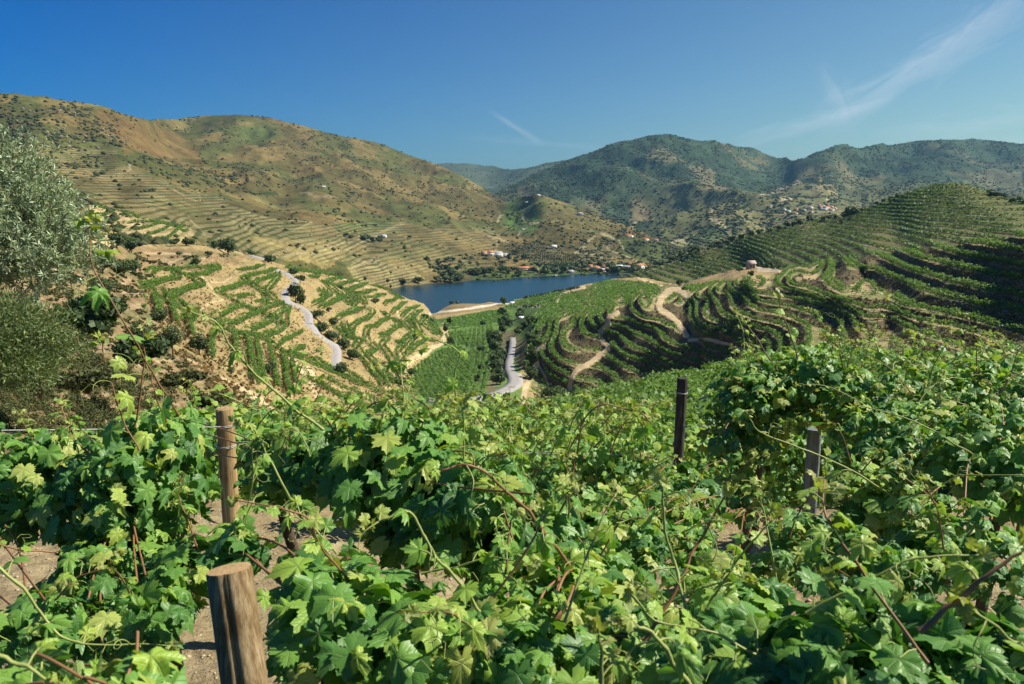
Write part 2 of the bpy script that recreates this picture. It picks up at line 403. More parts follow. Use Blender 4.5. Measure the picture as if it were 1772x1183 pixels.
t1 = sstep(345, 390, Y_) * (fbm(X_ / 50, Y_ / 25, 2) > -.05) * .55
L1.build('wooded_mountain', mat_far, col, t1)
# --- L2 far bank: left mountain, mid spur and the river shore
_c2 = [(-110, 150), (-60, 156), (0, 160), (25, 160), (50, 164), (75, 165), (100, 172), (130, 176), (160, 181), (185, 185), (215, 197), (240, 204), (262, 209), (275, 206), (300, 205), (340, 201), (390, 199), (430, 199),
       (465, 203), (500, 212), (530, 219), (560, 228), (600, 237), (640, 244), (665, 250), (700, 265), (735, 277), (770, 291), (800, 305), (830, 321), (855, 336), (870, 346), (880, 347), (900, 343), (920, 338), (928, 335), (945, 340), (975, 350), (1010, 362), (1040, 374), (1068, 385),
       (1095, 395), (1115, 402), (1150, 418), (1180, 430), (1215, 438), (1300, 450)]
L2cr = lambda px: np.interp(px, [a[0] for a in _c2], [a[1] for a in _c2])
shore = [(560, 506), (640, 499), (690, 494), (742, 490), (800, 487), (850, 484), (900, 480), (960, 477), (1030, 474), (1080, 473), (1110, 472), (1150, 471), (1300, 468)]
def rel2(x, y, px, py):
    fade = sstep(0, 25, py - L2cr(px)) * .85 + .15
    d = sstep(0, 40, np.interp(px, [a[0] for a in shore], [a[1] for a in shore]) - py)
    s = sstep(800, 2200, y)
    return ((16 * s + 3) * (1 - np.abs(fbm(x / 210 + .3 * y / 210, y / 420, 4)) * 3 - .4) + (3 + 5 * s) * fbm(x / 55, y / 90, 4)) * fade * (d * .95 + .05)
L2 = Layer(-110, 1300, 1.5, _c2, [(-110, 440), (300, 470), (500, 515), (560, 512), (640, 504), (690, 499), (742, 495), (800, 492), (850, 489), (900, 485), (960, 482), (1030, 479), (1080, 478), (1110, 477), (1150, 476), (1300, 473)],
           [(x, y, DforZ(y, RZ)) for x, y in shore] + [(x, y + 5, DforZ(y + 5, RZ - 1.5)) for x, y in shore] +
           [(-110, 150, 1500), (0, 160, 1500), (100, 172, 1550), (185, 185, 1650), (262, 211, 1850), (300, 203, 2500), (430, 199, 2500), (560, 228, 2550), (640, 244, 2600), (770, 291, 2600), (855, 336, 2500),
            (-110, 300, 950), (0, 300, 1000), (100, 300, 980), (60, 230, 1230), (180, 240, 1380), (240, 240, 1540), (300, 235, 2150), (350, 270, 1700), (430, 315, 1500), (330, 240, 2150), (430, 250, 2200), (500, 290, 1900), (560, 300, 1950), (640, 300, 2200), (720, 320, 2250), (800, 345, 2150),
            (200, 300, 1090), (210, 270, 1230), (160, 300, 1080), (300, 330, 1080), (280, 290, 1300), (350, 300, 1480), (400, 340, 1350), (480, 345, 1500), (600, 350, 1600), (700, 365, 1700), (800, 375, 1900),
            (200, 340, 900), (160, 365, 560), (220, 378, 560), (310, 405, 520), (250, 405, 470), (200, 420, 430), (100, 350, 650), (-110, 400, 400), (0, 400, 480), (300, 360, 850), (400, 380, 900), (340, 425, 500), (330, 395, 720), (500, 390, 1050), (600, 395, 1250), (700, 400, 1400), (800, 410, 1500),
            (430, 420, 760), (500, 415, 950), (560, 430, 950), (600, 440, 1000), (640, 430, 1150), (500, 450, 750), (600, 475, 900), (650, 450, 1000), (690, 470, 1020), (740, 440, 1180), (800, 440, 1280), (850, 440, 1330), (750, 465, 1120), (820, 465, 1190),
            (870, 347, 2350), (880, 360, 2150), (895, 345, 2250), (928, 336, 2050), (975, 351, 2000), (1040, 375, 1950), (1068, 386, 1900), (890, 385, 1900), (940, 375, 1800), (1000, 385, 1750), (900, 420, 1550), (960, 420, 1520), (1000, 440, 1420), (1060, 420, 1600), (920, 450, 1320), (1000, 460, 1270), (1080, 445, 1400), (1110, 403, 1800), (1120, 430, 1450), (1180, 431, 1480), (1215, 439, 1380), (1080, 462, 1230), (1140, 458, 1230), (1300, 452, 1250)],
           210, relief=rel2, lam=2e-3)
_sh = np.interp(L2.PX, [a[0] for a in shore], [a[1] for a in shore])
L2.pos[..., 2] = np.where(L2.PY < _sh - .5, np.maximum(L2.pos[..., 2], RZ + .5 + .02 * np.abs(L2.D - DforZ(_sh, RZ))), L2.pos[..., 2])
X_, Y_ = L2.PX, L2.PY
col = np.tile(np.array(OLV), L2.PX.shape + (1,)); ter = np.zeros(X_.shape)
n_ = fbm(L2.pos[..., 0] / 120, L2.pos[..., 1] / 200, 4); n2 = fbm(L2.pos[..., 0] / 60 + 9, L2.pos[..., 1] / 120, 4)
col += (np.array((.12, .13, .045)) - col) * sstep(-.02, .3, n_)[..., None] * .8
col += (np.array((.32, .22, .095)) - col) * sstep(.05, .32, n2)[..., None] * .6
def terr(poly, amt, c=None, a=.6):
    m = paint(col, X_, Y_, poly, c if c else OLV, a if c else 0, 5); ter[m] = amt
terr([(120, 330), (210, 283), (330, 330), (480, 380), (580, 415), (620, 452), (470, 448), (300, 420), (165, 352)], .75)
terr([(480, 385), (700, 390), (870, 400), (850, 470), (700, 470), (600, 450)], .55)
terr([(60, 257), (130, 250), (200, 262), (212, 284), (150, 312), (60, 305)], .7)
terr([(600, 460), (625, 447), (655, 443), (700, 458), (745, 487), (690, 500), (620, 497)], .95, (.40, .31, .16))
terr([(770, 440), (820, 436), (850, 455), (790, 468)], .9)
paint(col, X_, Y_, [(430, 418), (520, 410), (575, 420), (600, 445), (560, 462), (470, 446)], (.37, .28, .12), .85, 5)
paint(col, X_, Y_, [(165, 190), (200, 193), (262, 212), (310, 240), (362, 266), (300, 268), (250, 262), (215, 268), (190, 240)], (.22, .13, .055), .65, 12)
paint(col, X_, Y_, [(410, 228), (430, 218), (475, 226), (500, 233), (440, 238)], (.11, .15, .05), .55, 6)
paint(col, X_, Y_, [(572, 392), (600, 387), (692, 387), (685, 399), (620, 402), (585, 402)], (.085, .13, .035), .9, 2)
paint(col, X_, Y_, [(432, 328), (478, 330), (482, 335), (436, 333)], (.05, .075, .025), .9, 1)
paint(col, X_, Y_, [(540, 408), (610, 402), (662, 404), (640, 418), (600, 424), (560, 412)], (.07, .08, .03), .7, 4)
paint(col, X_, Y_, [(155, 345), (200, 330), (260, 352), (275, 372), (262, 392), (200, 372)], (.21, .15, .05), .8, 4)
paint(col, X_, Y_, [(880, 347), (915, 345), (955, 352), (930, 385), (935, 405), (900, 412), (872, 395), (870, 360)], (.12, .19, .05), .85, 7)
paint(col, X_, Y_, [(930, 340), (960, 350), (1065, 387), (1040, 402), (980, 402), (940, 385)], (.23, .19, .08), .8, 5)
paint(col, X_, Y_, [(925, 338), (950, 348), (945, 372), (920, 352)], (.14, .17, .05), .7, 4)
paint(col, X_, Y_, [(870, 430), (960, 424), (1002, 434), (1008, 466), (930, 462), (885, 440)], (.17, .135, .075), .95, 2)
paint(col, X_, Y_, [(1000, 425), (1060, 420), (1075, 440), (1055, 452), (1000, 448)], (.17, .14, .075), .95, 3); ter[inpoly(X_, Y_, [(1000, 425), (1060, 420), (1075, 440), (1055, 452), (1000, 448)])] = .5
paint(col, X_, Y_, [(1002, 450), (1040, 452), (1040, 465), (1000, 468)], (.30, .22, .10), .9, 2)
paint(col, X_, Y_, [(1060, 412), (1120, 418), (1180, 440), (1140, 452), (1080, 440)], (.12, .15, .05), .8, 4)
paint(col, X_, Y_, [(815, 476), (860, 470), (940, 471), (1050, 466), (1100, 468), (1100, 478), (820, 490)], (.11, .16, .045), .85, 3)
paint(col, X_, Y_, [(915, 453), (960, 462), (965, 472), (935, 470)], (.12, .21, .05), .85, 2)
for x, y in [(5, 492), (860, 470)]: pass
for pl, w in (([(500, 444), (560, 437), (600, 430), (640, 408), (662, 405)], 1.1), ([(470, 448), (540, 436), (600, 418), (650, 402), (700, 395)], .9), ([(862, 425), (858, 432), (855, 440)], 1.2), ([(897, 410), (905, 400), (912, 397)], 1.6), ([(860, 385), (872, 375)], 1.5),
              ([(925, 387), (905, 378), (915, 368), (930, 357)], 1.7), ([(925, 387), (935, 390), (900, 392)], 1.0), ([(995, 431), (1010, 425), (1025, 412), (1030, 408)], 1.4), ([(1000, 432), (1040, 442), (1052, 452)], 1.3), ([(1050, 425), (1080, 440), (1125, 455)], 1.6), ([(1040, 405), (1060, 412), (1080, 430)], 1.0),
              ([(205, 300), (225, 290), (222, 284)], 1.2), ([(330, 385), (350, 400), (355, 410)], .8), ([(500, 382), (540, 386), (480, 400)], .7), ([(610, 462), (645, 443), (655, 441)], 1.2), ([(520, 333), (560, 345), (600, 350)], .7), ([(840, 412), (860, 418), (880, 424)], .9), ([(300, 330), (345, 352), (342, 330)], .8)):
    track(col, X_, Y_, pl, w, (.50, .40, .25), .85)
col *= np.array((.66, .68, .60)); ter *= .35 + .65 * sstep(-.3, .1, fbm(X_ / 38, Y_ / 16, 3)); paint(col, X_, Y_, [(155, 362), (200, 362), (250, 380), (330, 395), (340, 412), (260, 425), (160, 425)], (.46, .34, .17), .9, 2); mat_mid = terrain_mat('mid_hill_ground', .008, .05, .30, .46, 3.3, .7, 1.2, stripe_a=(.052, .066, .022), stripe_b=(.235, .19, .09))
L2.build('far_bank_hills', mat_mid, col, ter)
# --- L4 the vineyard cone on the right
_c4 = [(1050, 487), (1075, 480), (1100, 472), (1130, 461), (1180, 442), (1215, 430), (1250, 420), (1290, 409), (1330, 399), (1370, 388), (1400, 380), (1440, 376), (1470, 372), (1500, 360), (1530, 347), (1560, 338), (1590, 328), (1620, 319), (1645, 315), (1665, 317), (1700, 327), (1740, 340), (1772, 350), (1880, 388)]
def rel4(x, y, px, py): return 1.2 * fbm(x / 40, y / 60, 3)
L4 = Layer(1050, 1880, 1.5, _c4, [(1050, 500), (1130, 520), (1300, 500), (1500, 480), (1880, 440)],
           [(1050, 487, 800), (1130, 461, 790), (1215, 430, 770), (1290, 409, 745), (1400, 380, 695), (1470, 372, 660), (1560, 338, 610), (1645, 315, 570), (1700, 327, 540), (1772, 350, 500), (1880, 388, 430),
            (1130, 490, 700), (1200, 480, 690), (1250, 460, 690), (1300, 460, 630), (1370, 440, 560), (1400, 460, 480), (1450, 420, 540), (1500, 440, 430), (1560, 400, 510), (1600, 420, 410), (1700, 400, 400), (1772, 400, 370), (1880, 420, 330), (1380, 410, 620), (1300, 430, 680), (1330, 455, 560), (1640, 360, 510), (1050, 500, 750), (1130, 520, 600), (1300, 500, 480), (1500, 480, 350)], 130, relief=rel4)
X_, Y_ = L4.PX, L4.PY
col = np.tile(np.array((.145, .135, .055)), X_.shape + (1,))
col += (np.array((.12, .14, .05)) - col) * sstep(-.2, .3, fbm(X_ / 60, Y_ / 22, 3))[..., None] * .5
paint(col, X_, Y_, [(1180, 492), (1215, 480), (1275, 466), (1290, 470), (1290, 485)], (.34, .24, .11), .9, 2)
track(col, X_, Y_, [(1120, 470), (1180, 447), (1220, 432), (1250, 424), (1290, 413), (1340, 400), (1400, 384)], 1.6, DIRT, .8)
track(col, X_, Y_, [(1420, 405), (1480, 422), (1560, 435)], 1.0, DIRT, .6)
track(col, X_, Y_, [(1740, 340), (1772, 344)], 2.2, DIRT, .9)
L4_track = [(1120, 470), (1180, 447), (1220, 432), (1250, 424), (1290, 413), (1340, 400), (1400, 384)]
mat_near = terrain_mat('terrace_ground', .03, .25, 1.6, .34, 3.0, .8, .35)
L4.build('vineyard_hill', mat_near, col, np.zeros(X_.shape))
# --- L5 the side valley: lit left slope, valley floor, right spur
_c5 = [(-140, 420), (0, 425), (120, 425), (165, 432), (220, 428), (270, 420), (330, 424), (380, 430), (410, 436), (430, 441), (455, 447), (490, 458), (530, 468), (575, 475), (610, 484), (650, 495), (680, 505), (705, 516), (730, 525), (760, 526), (830, 525), (880, 520), (915, 513), (960, 503), (1000, 494), (1040, 486), (1075, 480), (1100, 479), (1140, 486),
       (1180, 492), (1205, 484), (1240, 474), (1280, 465), (1320, 463), (1350, 467), (1380, 462), (1420, 456), (1460, 449), (1500, 442), (1540, 436), (1580, 431), (1620, 424), (1680, 417), (1730, 411), (1772, 404), (1880, 390)]
LV = [-8, -11, -14, -17, -19.6, -22.5, -25.3, -28, -31, -34, -37, -41, -45, -50, -55, -60, -65, -70, -76, -84, -92, -100, -108]
_L = list(LV); LV = sorted(_L + [(p + q) / 2 for p, q in zip(_L[:-1], _L[1:]) if p < -27], reverse=True)
ctrl5 = (zc(-17, (1600, 425), (1640, 438), (1700, 450), (1772, 465)) + zc(-19.6, (1560, 437), (1600, 452), (1690, 473), (1772, 488)) +
  zc(-22.5, (1500, 450), (1560, 465), (1600, 478), (1660, 495), (1700, 505), (1772, 516)) + zc(-25.3, (1460, 452), (1500, 465), (1560, 490), (1600, 510)) + [(1700, 537, 173), (1772, 560, 160), (1772, 620, 140), (1880, 560, 150), (1880, 420, 170)] +
  zc(-28, (1380, 480), (1420, 495), (1460, 512), (1500, 522), (1560, 532), (1640, 549)) + zc(-31, (1300, 480), (1340, 492), (1380, 508), (1420, 522), (1460, 532), (1540, 556)) +
  zc(-34, (1270, 487), (1285, 500), (1300, 515), (1330, 528), (1380, 540), (1440, 557)) + zc(-37, (1240, 495), (1255, 510), (1262, 530), (1280, 545), (1310, 556), (1350, 566)) +
  zc(-41, (1205, 505), (1220, 520), (1213, 540), (1225, 555), (1270, 568), (1310, 580)) + zc(-45, (1180, 510), (1190, 525), (1188, 545), (1195, 560), (1240, 582), (1290, 600)) +
  zc(-50, (1110, 500), (1085, 520), (1050, 545), (1090, 558), (1130, 572), (1150, 592), (1200, 610), (1250, 622)) + zc(-55, (1060, 512), (1040, 530), (1020, 555), (1060, 575), (1085, 600), (1140, 622), (1200, 642)) +
  zc(-60, (1010, 530), (990, 555), (970, 585), (1030, 610), (1065, 632), (1110, 650), (1160, 664)) + zc(-65, (965, 540), (950, 570), (935, 605), (960, 640), (1000, 660), (1040, 677)) +
  zc(-70, (930, 560), (915, 600), (905, 640), (930, 665), (980, 692)) +
  [(1040, 495, 720), (1100, 480, 760), (1130, 487, 640), (960, 520, 640), (905, 530, 760), (960, 503, 850), (1180, 492, 520), (1240, 474, 480), (1300, 463, 430), (1400, 459, 350), (1500, 442, 290), (1600, 428, 245), (1680, 417, 215), (1772, 404, 190), (1300, 640, 190), (1400, 600, 180), (1500, 600, 165), (1100, 700, 215), (1000, 730, 215)] +
  [(730, 525, 838), (705, 517, 760), (830, 526, 835), (780, 535, 775), (900, 516, 880), (740, 545, 715), (860, 545, 720), (850, 560, 650), (800, 570, 590), (890, 560, 600), (800, 600, 470), (885, 590, 430), (885, 620, 355), (888, 645, 306), (850, 690, 250), (800, 700, 240), (800, 740, 215), (770, 590, 470), (780, 560, 610), (730, 640, 350), (700, 660, 290), (760, 690, 250), (900, 720, 220), (770, 640, 360), (850, 640, 330), (840, 600, 430)] +
  [(430, 441, 520), (490, 458, 500), (440, 450, 470), (480, 475, 400), (500, 500, 345), (500, 515, 325), (525, 545, 300), (550, 575, 285), (575, 610, 270), (575, 635, 245), (620, 490, 560), (680, 508, 640), (600, 500, 500), (550, 480, 500), (620, 540, 390), (680, 540, 510), (730, 550, 560), (660, 580, 370), (720, 600, 400), (600, 600, 290), (650, 640, 270), (690, 650, 285), (600, 680, 205), (680, 690, 235), (640, 700, 215),
   (-140, 430, 60), (0, 430, 90), (-140, 560, 32), (0, 560, 38), (0, 640, 28), (-140, 640, 24), (100, 440, 150), (165, 435, 200), (220, 430, 300), (220, 460, 240), (330, 425, 400), (280, 450, 320), (250, 500, 190), (180, 500, 140), (380, 440, 420), (350, 480, 270), (300, 520, 185), (400, 500, 280), (440, 520, 280), (380, 560, 180), (470, 560, 245), (520, 600, 235), (300, 600, 105), (230, 560, 105), (150, 560, 62), (150, 640, 42), (350, 640, 95), (420, 640, 125), (480, 640, 160), (540, 640, 200), (540, 700, 145), (450, 700, 105), (350, 700, 70), (250, 700, 45), (150, 700, 33), (100, 740, 26), (0, 740, 22), (-140, 740, 18), (300, 760, 48), (450, 760, 80), (600, 740, 160), (600, 800, 130), (800, 800, 180), (0, 800, 17), (300, 800, 38)])
_rows5 = {}
SPUR = [(905, 640), (915, 590), (925, 545), (955, 512), (1050, 483), (1180, 492), (1300, 466), (1440, 450), (1560, 430), (1900, 380), (1900, 760), (1100, 760), (960, 735), (930, 700)]
tracks5 = [([(1190, 512), (1165, 500), (1145, 515), (1142, 532), (1160, 545), (1175, 560), (1188, 578)], 5.5), ([(1192, 588), (1215, 585), (1250, 592), (1288, 605)], 2.6), ([(1160, 500), (1172, 500), (1190, 512)], 3.2),
           ([(1068, 540), (1052, 552), (1053, 562), (1040, 572), (1043, 590), (1052, 602), (1035, 618), (1012, 632), (990, 650), (985, 690)], 4.2), ([(940, 600), (925, 608), (928, 628), (920, 645), (912, 668), (902, 700)], 4.5), ([(928, 625), (940, 645), (950, 665)], 2.2),
           ([(963, 520), (970, 508), (990, 500), (1010, 497)], 3), ([(1105, 481), (1130, 489), (1145, 494)], 2)]
left_tracks = [([(770, 560), (770, 585), (745, 605), (712, 625), (700, 640), (700, 665)], 5), ([(350, 480), (372, 505), (385, 520), (350, 532), (340, 533)], 1.4), ([(350, 492), (385, 485), (400, 480)], 1.2), ([(290, 455), (330, 440), (250, 437)], .9),
               ([(505, 615), (535, 645), (545, 670), (560, 700), (600, 725)], 7), ([(330, 625), (380, 650), (440, 680), (470, 700)], 6), ([(575, 478), (610, 486), (640, 498)], 2.0), ([(688, 539), (695, 555)], 2.0), ([(640, 513), (650, 522)], 2.5), ([(728, 565), (735, 585)], 2)]
class L5cls(Layer): pass
def rel5(x, y, px, py): return 0
L5 = Layer(-140, 1880, 1.25, _c5, [(-140, 800), (250, 800), (450, 790), (700, 800), (900, 800), (1200, 730), (1880, 640)], ctrl5, 330, lam=2e-5, back=.25, backdrop=.25)
X_, Y_ = L5.PX, L5.PY
z0 = L5.base_z
wob = 1.6 * fbm(L5.pos[..., 0] / 30, L5.pos[..., 1] / 30, 3) * sstep(30, 120, L5.D)
m_sp = inpoly(X_, Y_, SPUR)
m_sp_soft = m_sp * 1.0
for pl, w in tracks5: m_sp_soft = np.minimum(m_sp_soft, sstep(w * .6, w * 1.6, dline(X_, Y_, spline(pl, 5))))
knoll = [(1180, 494), (1225, 476), (1290, 462), (1350, 462), (1350, 474), (1290, 484)]
m_sp_soft[inpoly(X_, Y_, knoll)] = 0
zz = z0 + wob * .55 * m_sp
t = np.interp(-zz, [-l for l in LV], range(len(LV)))
k = np.floor(t); fr = t - k                        # t grows downhill
BF = .5
g = np.where(fr < 1 - BF, fr / (1 - BF) * .93, .93 + (fr - (1 - BF)) / BF * .07)      # riser first, then the nearly level bench
zs = -np.interp(k + g, range(len(LV)), [-l for l in LV])
L5.tt = np.where(m_sp, t, -99); L5.msoft = m_sp_soft
L5.pos[..., 2] = z0 + wob * .55 * m_sp + (zs - zz) * m_sp_soft + wob * (1 - m_sp) * .8
L5.pos[..., 2] += .25 * fbm(L5.pos[..., 0] / 3.5, L5.pos[..., 1] / 3.5, 3)
col = np.tile(np.array(TAN), X_.shape + (1,))
n_ = fbm(L5.pos[..., 0] / 14, L5.pos[..., 1] / 14, 4)
col += (np.array((.30, .23, .10)) - col) * sstep(-.1, .35, n_)[..., None] * .6
col[m_sp] = (.125, .10, .055)  # dark schist risers, toned darker still to put their shade into the colour
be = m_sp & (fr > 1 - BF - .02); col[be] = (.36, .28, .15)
gmix = (fbm(X_ / 18, Y_ / 10, 3) > .0) & be; col[gmix] = (.22, .22, .09)
paint(col, X_, Y_, [(-140, 420), (165, 430), (250, 425), (430, 440), (410, 460), (290, 462), (250, 475), (240, 500), (290, 600), (330, 620), (420, 700), (420, 800), (-140, 800)], (.25, .17, .085), .85, 6)
L5.pos[..., 2] += .0
col *= (1 - .22 * sstep(.1, .5, fbm(L5.pos[..., 0] / 1.1, L5.pos[..., 1] / 1.1, 3)))[..., None]
mm = inpoly(X_, Y_, [(-140, 420), (430, 440), (290, 465), (245, 500), (290, 600), (440, 720), (420, 800), (-140, 800)])
v_ = sstep(.02, .3, fbm(X_ / 16, Y_ / 9, 4))[..., None] * mm[..., None]; col += (np.array((.12, .13, .05)) - col) * v_ * .7
v_ = sstep(.1, .35, fbm(X_ / 22 + 40, Y_ / 7, 4))[..., None] * mm[..., None]; col += (np.array((.42, .30, .18)) - col) * v_ * .7
paint(col, X_, Y_, [(740, 548), (770, 553), (870, 532), (940, 528), (960, 530), (930, 560), (905, 600), (900, 640), (905, 700), (880, 720), (850, 740), (690, 760), (690, 690), (715, 640), (770, 590), (775, 565)], (.12, .20, .05), .95, 2)
paint(col, X_, Y_, [(735, 523), (870, 522), (868, 531), (800, 541), (748, 545)], (.24, .175, .085), .95, 1)
paint(col, X_, Y_, [(745, 552), (800, 545), (866, 533), (890, 545), (865, 556), (800, 572), (762, 566)], (.10, .19, .04), .95, 1)
paint(col, X_, Y_, [(860, 531), (912, 514), (960, 504), (1000, 495), (985, 505), (965, 525), (925, 528)], (.11, .185, .045), .9, 1)
paint(col, X_, Y_, [(868, 575), (885, 570), (905, 590), (900, 640), (885, 600), (878, 640), (855, 685), (838, 690), (850, 640)], (.18, .14, .08), .8, 3)
track(col, X_, Y_, [(744, 541), (800, 535), (850, 528), (866, 524), (900, 529), (955, 530)], 1.7, (.60, .52, .40), .95)
track(col, X_, Y_, [(738, 524), (800, 524), (868, 521)], 1.0, (.55, .45, .32), .9)
track(col, X_, Y_, [(775, 563), (798, 564)], 1.8, (.5, .42, .3), .9)
paint(col, X_, Y_, knoll, (.34, .245, .12), .9, 2)
paint(col, X_, Y_, [(1310, 462), (1350, 462), (1352, 472), (1310, 470)], (.50, .40, .28), .9, 1)
for pl, w in tracks5 + left_tracks: track(col, X_, Y_, pl, w, DIRT, .92)
for pl, w in [(p, 2.2) for p in ([(985, 522), (1010, 518), (1045, 517)], [(1120, 525), (1128, 520), (1135, 512)], [(1075, 600), (1095, 595), (1100, 590)])]: track(col, X_, Y_, pl, w, (.45, .36, .2), .8)
paint(col, X_, Y_, [(1410, 578), (1500, 560), (1560, 568), (1570, 590), (1430, 592)], (.25, .19, .09), .7, 5)
paint(col, X_, Y_, [(985, 520), (1075, 496), (1150, 500), (1130, 512), (1040, 516)], (.22, .17, .08), .5, 4)
L5.col = col
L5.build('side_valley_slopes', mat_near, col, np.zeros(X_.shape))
# --- river
rx = np.linspace(-500, 900, 60); ry = np.linspace(760, 1500, 60)
RXg, RYg = np.meshgrid(rx, ry, indexing='ij')
V = np.stack([RXg, RYg, RXg * 0 + RZ], -1).reshape(-1, 3); i = np.arange(59)[:, None] * 60; j = np.arange(59)[None]
Fq = np.stack([i + j, i + 60 + j, i + 60 + j + 1, i + j + 1], -1).reshape(-1, 4)
mw = mat_new('river_water'); g = G(mw); pos = g.n('ShaderNodeNewGeometry').outputs['Position']
mp = g.n('ShaderNodeMapping', Vector=pos); mp.inputs['Scale'].default_value = (1.0, .35, 1)
nz = g.noise(.35, 4, .6, vec=mp.outputs[0]); nz2 = g.noise(.012, 3, .5, vec=mp.outputs[0])
b_ = g.surf(g.mix(nz2, (.006, .024, .032), (.012, .04, .045)), g.math('ADD', .16, g.math('MULTIPLY', nz2, .15)), .5, g.bump(nz, .55, .6))
b_.inputs['IOR'].default_value = 1.33
tag(mesh('river', V, Fq, mw), kind='structure')
# --- L8 own hillside, under and below the foreground vines
TLT = lambda x, D: .27 * 24 * np.tanh(x / 24) * sstep(9, 60, D) * (x > 0) * (1 - .6 * sstep(.4, .65, x / np.maximum(D, .1))) + .10 * x * (x < 0) * sstep(9, 60, D)
def zground(x, D):
    z = np.where(D < 8, -1.62 - .21 * D, -3.3 - .28 * (D - 8) - .7 * sstep(8, 11, D)) + TLT(x, D)
    pxx = CX + x / np.maximum(D, .1) * F * .98
    Dc = np.interp(pxx, [-200, 250, 330, 480, 600, 850, 1000, 1100, 1250, 1500, 1900], [17, 19, 24, 44, 62, 80, 96, 105, 112, 90, 80])
    z = z - .8 * np.maximum(0, D - Dc) - .15 * np.maximum(0, np.minimum(D - Dc * .8, Dc * .2))
    return z + .11 * fbm(x / 1.6, D / 1.6, 4) + .05 * fbm(x / .17, D / .17, 4)
def onground(x, y): return np.array([x, y, float(zground(np.array(float(x)), np.array(float(y))))])
nd, na = 520, 460
Dd = np.exp(np.linspace(math.log(.5), math.log(230), nd)); aa = np.linspace(-.95, .95, na)
DD, AA = np.meshgrid(Dd, aa, indexing='ij'); XX = DD * AA
back = np.array([-6.0, -2.0, 0.0])
ZZ = zground(XX, DD); V = np.stack([XX, DD, ZZ], -1).reshape(-1, 3)
i = np.arange(nd - 1)[:, None] * na; j = np.arange(na - 1)[None]
Fq = np.stack([i + j, i + j + 1, i + na + j + 1, i + na + j], -1).reshape(-1, 4)
c8 = np.tile(np.array((.42, .32, .175)), XX.shape + (1,))
c8 += (np.array((.34, .25, .13)) - c8) * sstep(8, 30, DD)[..., None]
c8 += (np.array((.52, .41, .24)) - c8) * sstep(.1, .3, fbm(XX / .4, DD / .4, 4))[..., None] * .7
mat_soil = terrain_mat('foreground_soil', 1.2, 7.0, 30.0, .3, 3.0, 1.0, .06)
tag(mesh('near_slope', V, Fq, mat_soil, smooth=True, attrs={'Col': c8.reshape(-1, 3), 'ter': np.zeros(XX.size)}), kind='structure')
# ------------------------------------------------------------------ vine rows
def leaf_mat(name, dark, light, rough=.55, transl=.3, tcol=None, spec=.35):
    m = mat_new(name); g = G(m); v = g.attr('var', 'Fac')
    c = g.ramp(v, [(0.0, dark), (0.75, light), (1.0, tuple(min(1, a * 1.7) for a in light))])
    t = g.mix(1.0, c, (1.9, 1.75, .9) if tcol is None else tcol, 'MULTIPLY')
    g.surf(c, rough, spec, None, transl, t); return m
M_row = leaf_mat('vine_row_leaves', (.045, .11, .022), (.125, .23, .042), transl=.32)
M_rowfar = leaf_mat('hill_vine_leaves', (.05, .10, .025), (.10, .18, .04), transl=.25)
M_tree = leaf_mat('tree_leaves', (.022, .05, .016), (.06, .095, .028), transl=.15)
M_scrub = leaf_mat('scrub_leaves', (.035, .05, .02), (.095, .105, .042), transl=.1, rough=.8, spec=.1)
M_olivegrey = leaf_mat('olive_grey_leaves', (.06, .085, .05), (.17, .20, .13), transl=.15)
M_bark = simple('bark', (.12, .085, .055), .9, .1, .5, 8.0, .5, .02)
def quads(cen, nrm, size, asp=1.0, rng=RNG, bend=0.0):
    n = len(cen); size = np.broadcast_to(size, (n,))
    a = rng.normal(size=(n, 3)); a -= (a * nrm).sum(1, keepdims=True) * nrm; a /= np.linalg.norm(a, axis=1, keepdims=True) + 1e-9
    b = np.cross(nrm, a) * asp; s = size[:, None] * .5
    V = np.stack([cen - a * s - b * s * .7, cen + a * s * .8 - b * s, cen + a * s + b * s * .8, cen - a * s * .7 + b * s], 1)
    if bend: V[:, 0] -= nrm * s * bend; V[:, 2] -= nrm * s * bend
    return V.reshape(-1, 3), np.arange(4 * n).reshape(-1, 4)
def rnd_normals(n, up=.6, rng=RNG):
    v = rng.normal(size=(n, 3)); v /= np.linalg.norm(v, axis=1, keepdims=True)
    v[:, 2] = np.abs(v[:, 2]) + up; v /= np.linalg.norm(v, axis=1, keepdims=True); return v
def hedge(path, w, h, dens=1.0, q=.0011, gap=0.12):
    """leaf clumps of one vine row following a ground polyline; returns V, F, var"""
    L = np.concatenate([[0], np.cumsum(np.linalg.norm(np.diff(path, axis=0), axis=1))])
    Dm = max(6.0, float(np.median(path[:, 1]))); s = max(.10, Dm * q) if Dm < 45 else max(.13, Dm * q)
    n = int(L[-1] * (w + 1.6 * h) / (s * s) * .75 * dens) + 4
    t = RNG.random(n) * L[-1]
    ph = RNG.random() * 100
    viney = vnoise(t / 1.1 + ph, t * 0 + ph * 3); big = vnoise(t / 9 + ph, t * 0 + 3.3 * ph)
    keep = RNG.random(n) < np.clip((viney - gap) * 4 + (big - .25) * 1.5, .12, 1)
    t = t[keep]; viney = viney[keep]; n = len(t)
    c = np.stack([np.interp(t, L, path[:, k]) for k in range(3)], 1)
    c[:, :2] += RNG.normal(size=(n, 2)) * w * (.16 + .2 * viney[:, None])
    hh = h * (.45 + .95 * viney)
    u = RNG.random(n) ** .7
    c[:, 2] += .25 + u * hh
    nr = rnd_normals(n, .45)
    V, Fq = quads(c, nr, s * (0.7 + .8 * RNG.random(n)), bend=.4)
    var = np.clip(.25 + .5 * RNG.random(n) + .35 * (u - .5), 0, 1)
    return V, Fq, np.repeat(var, 4)
NROW = [0]
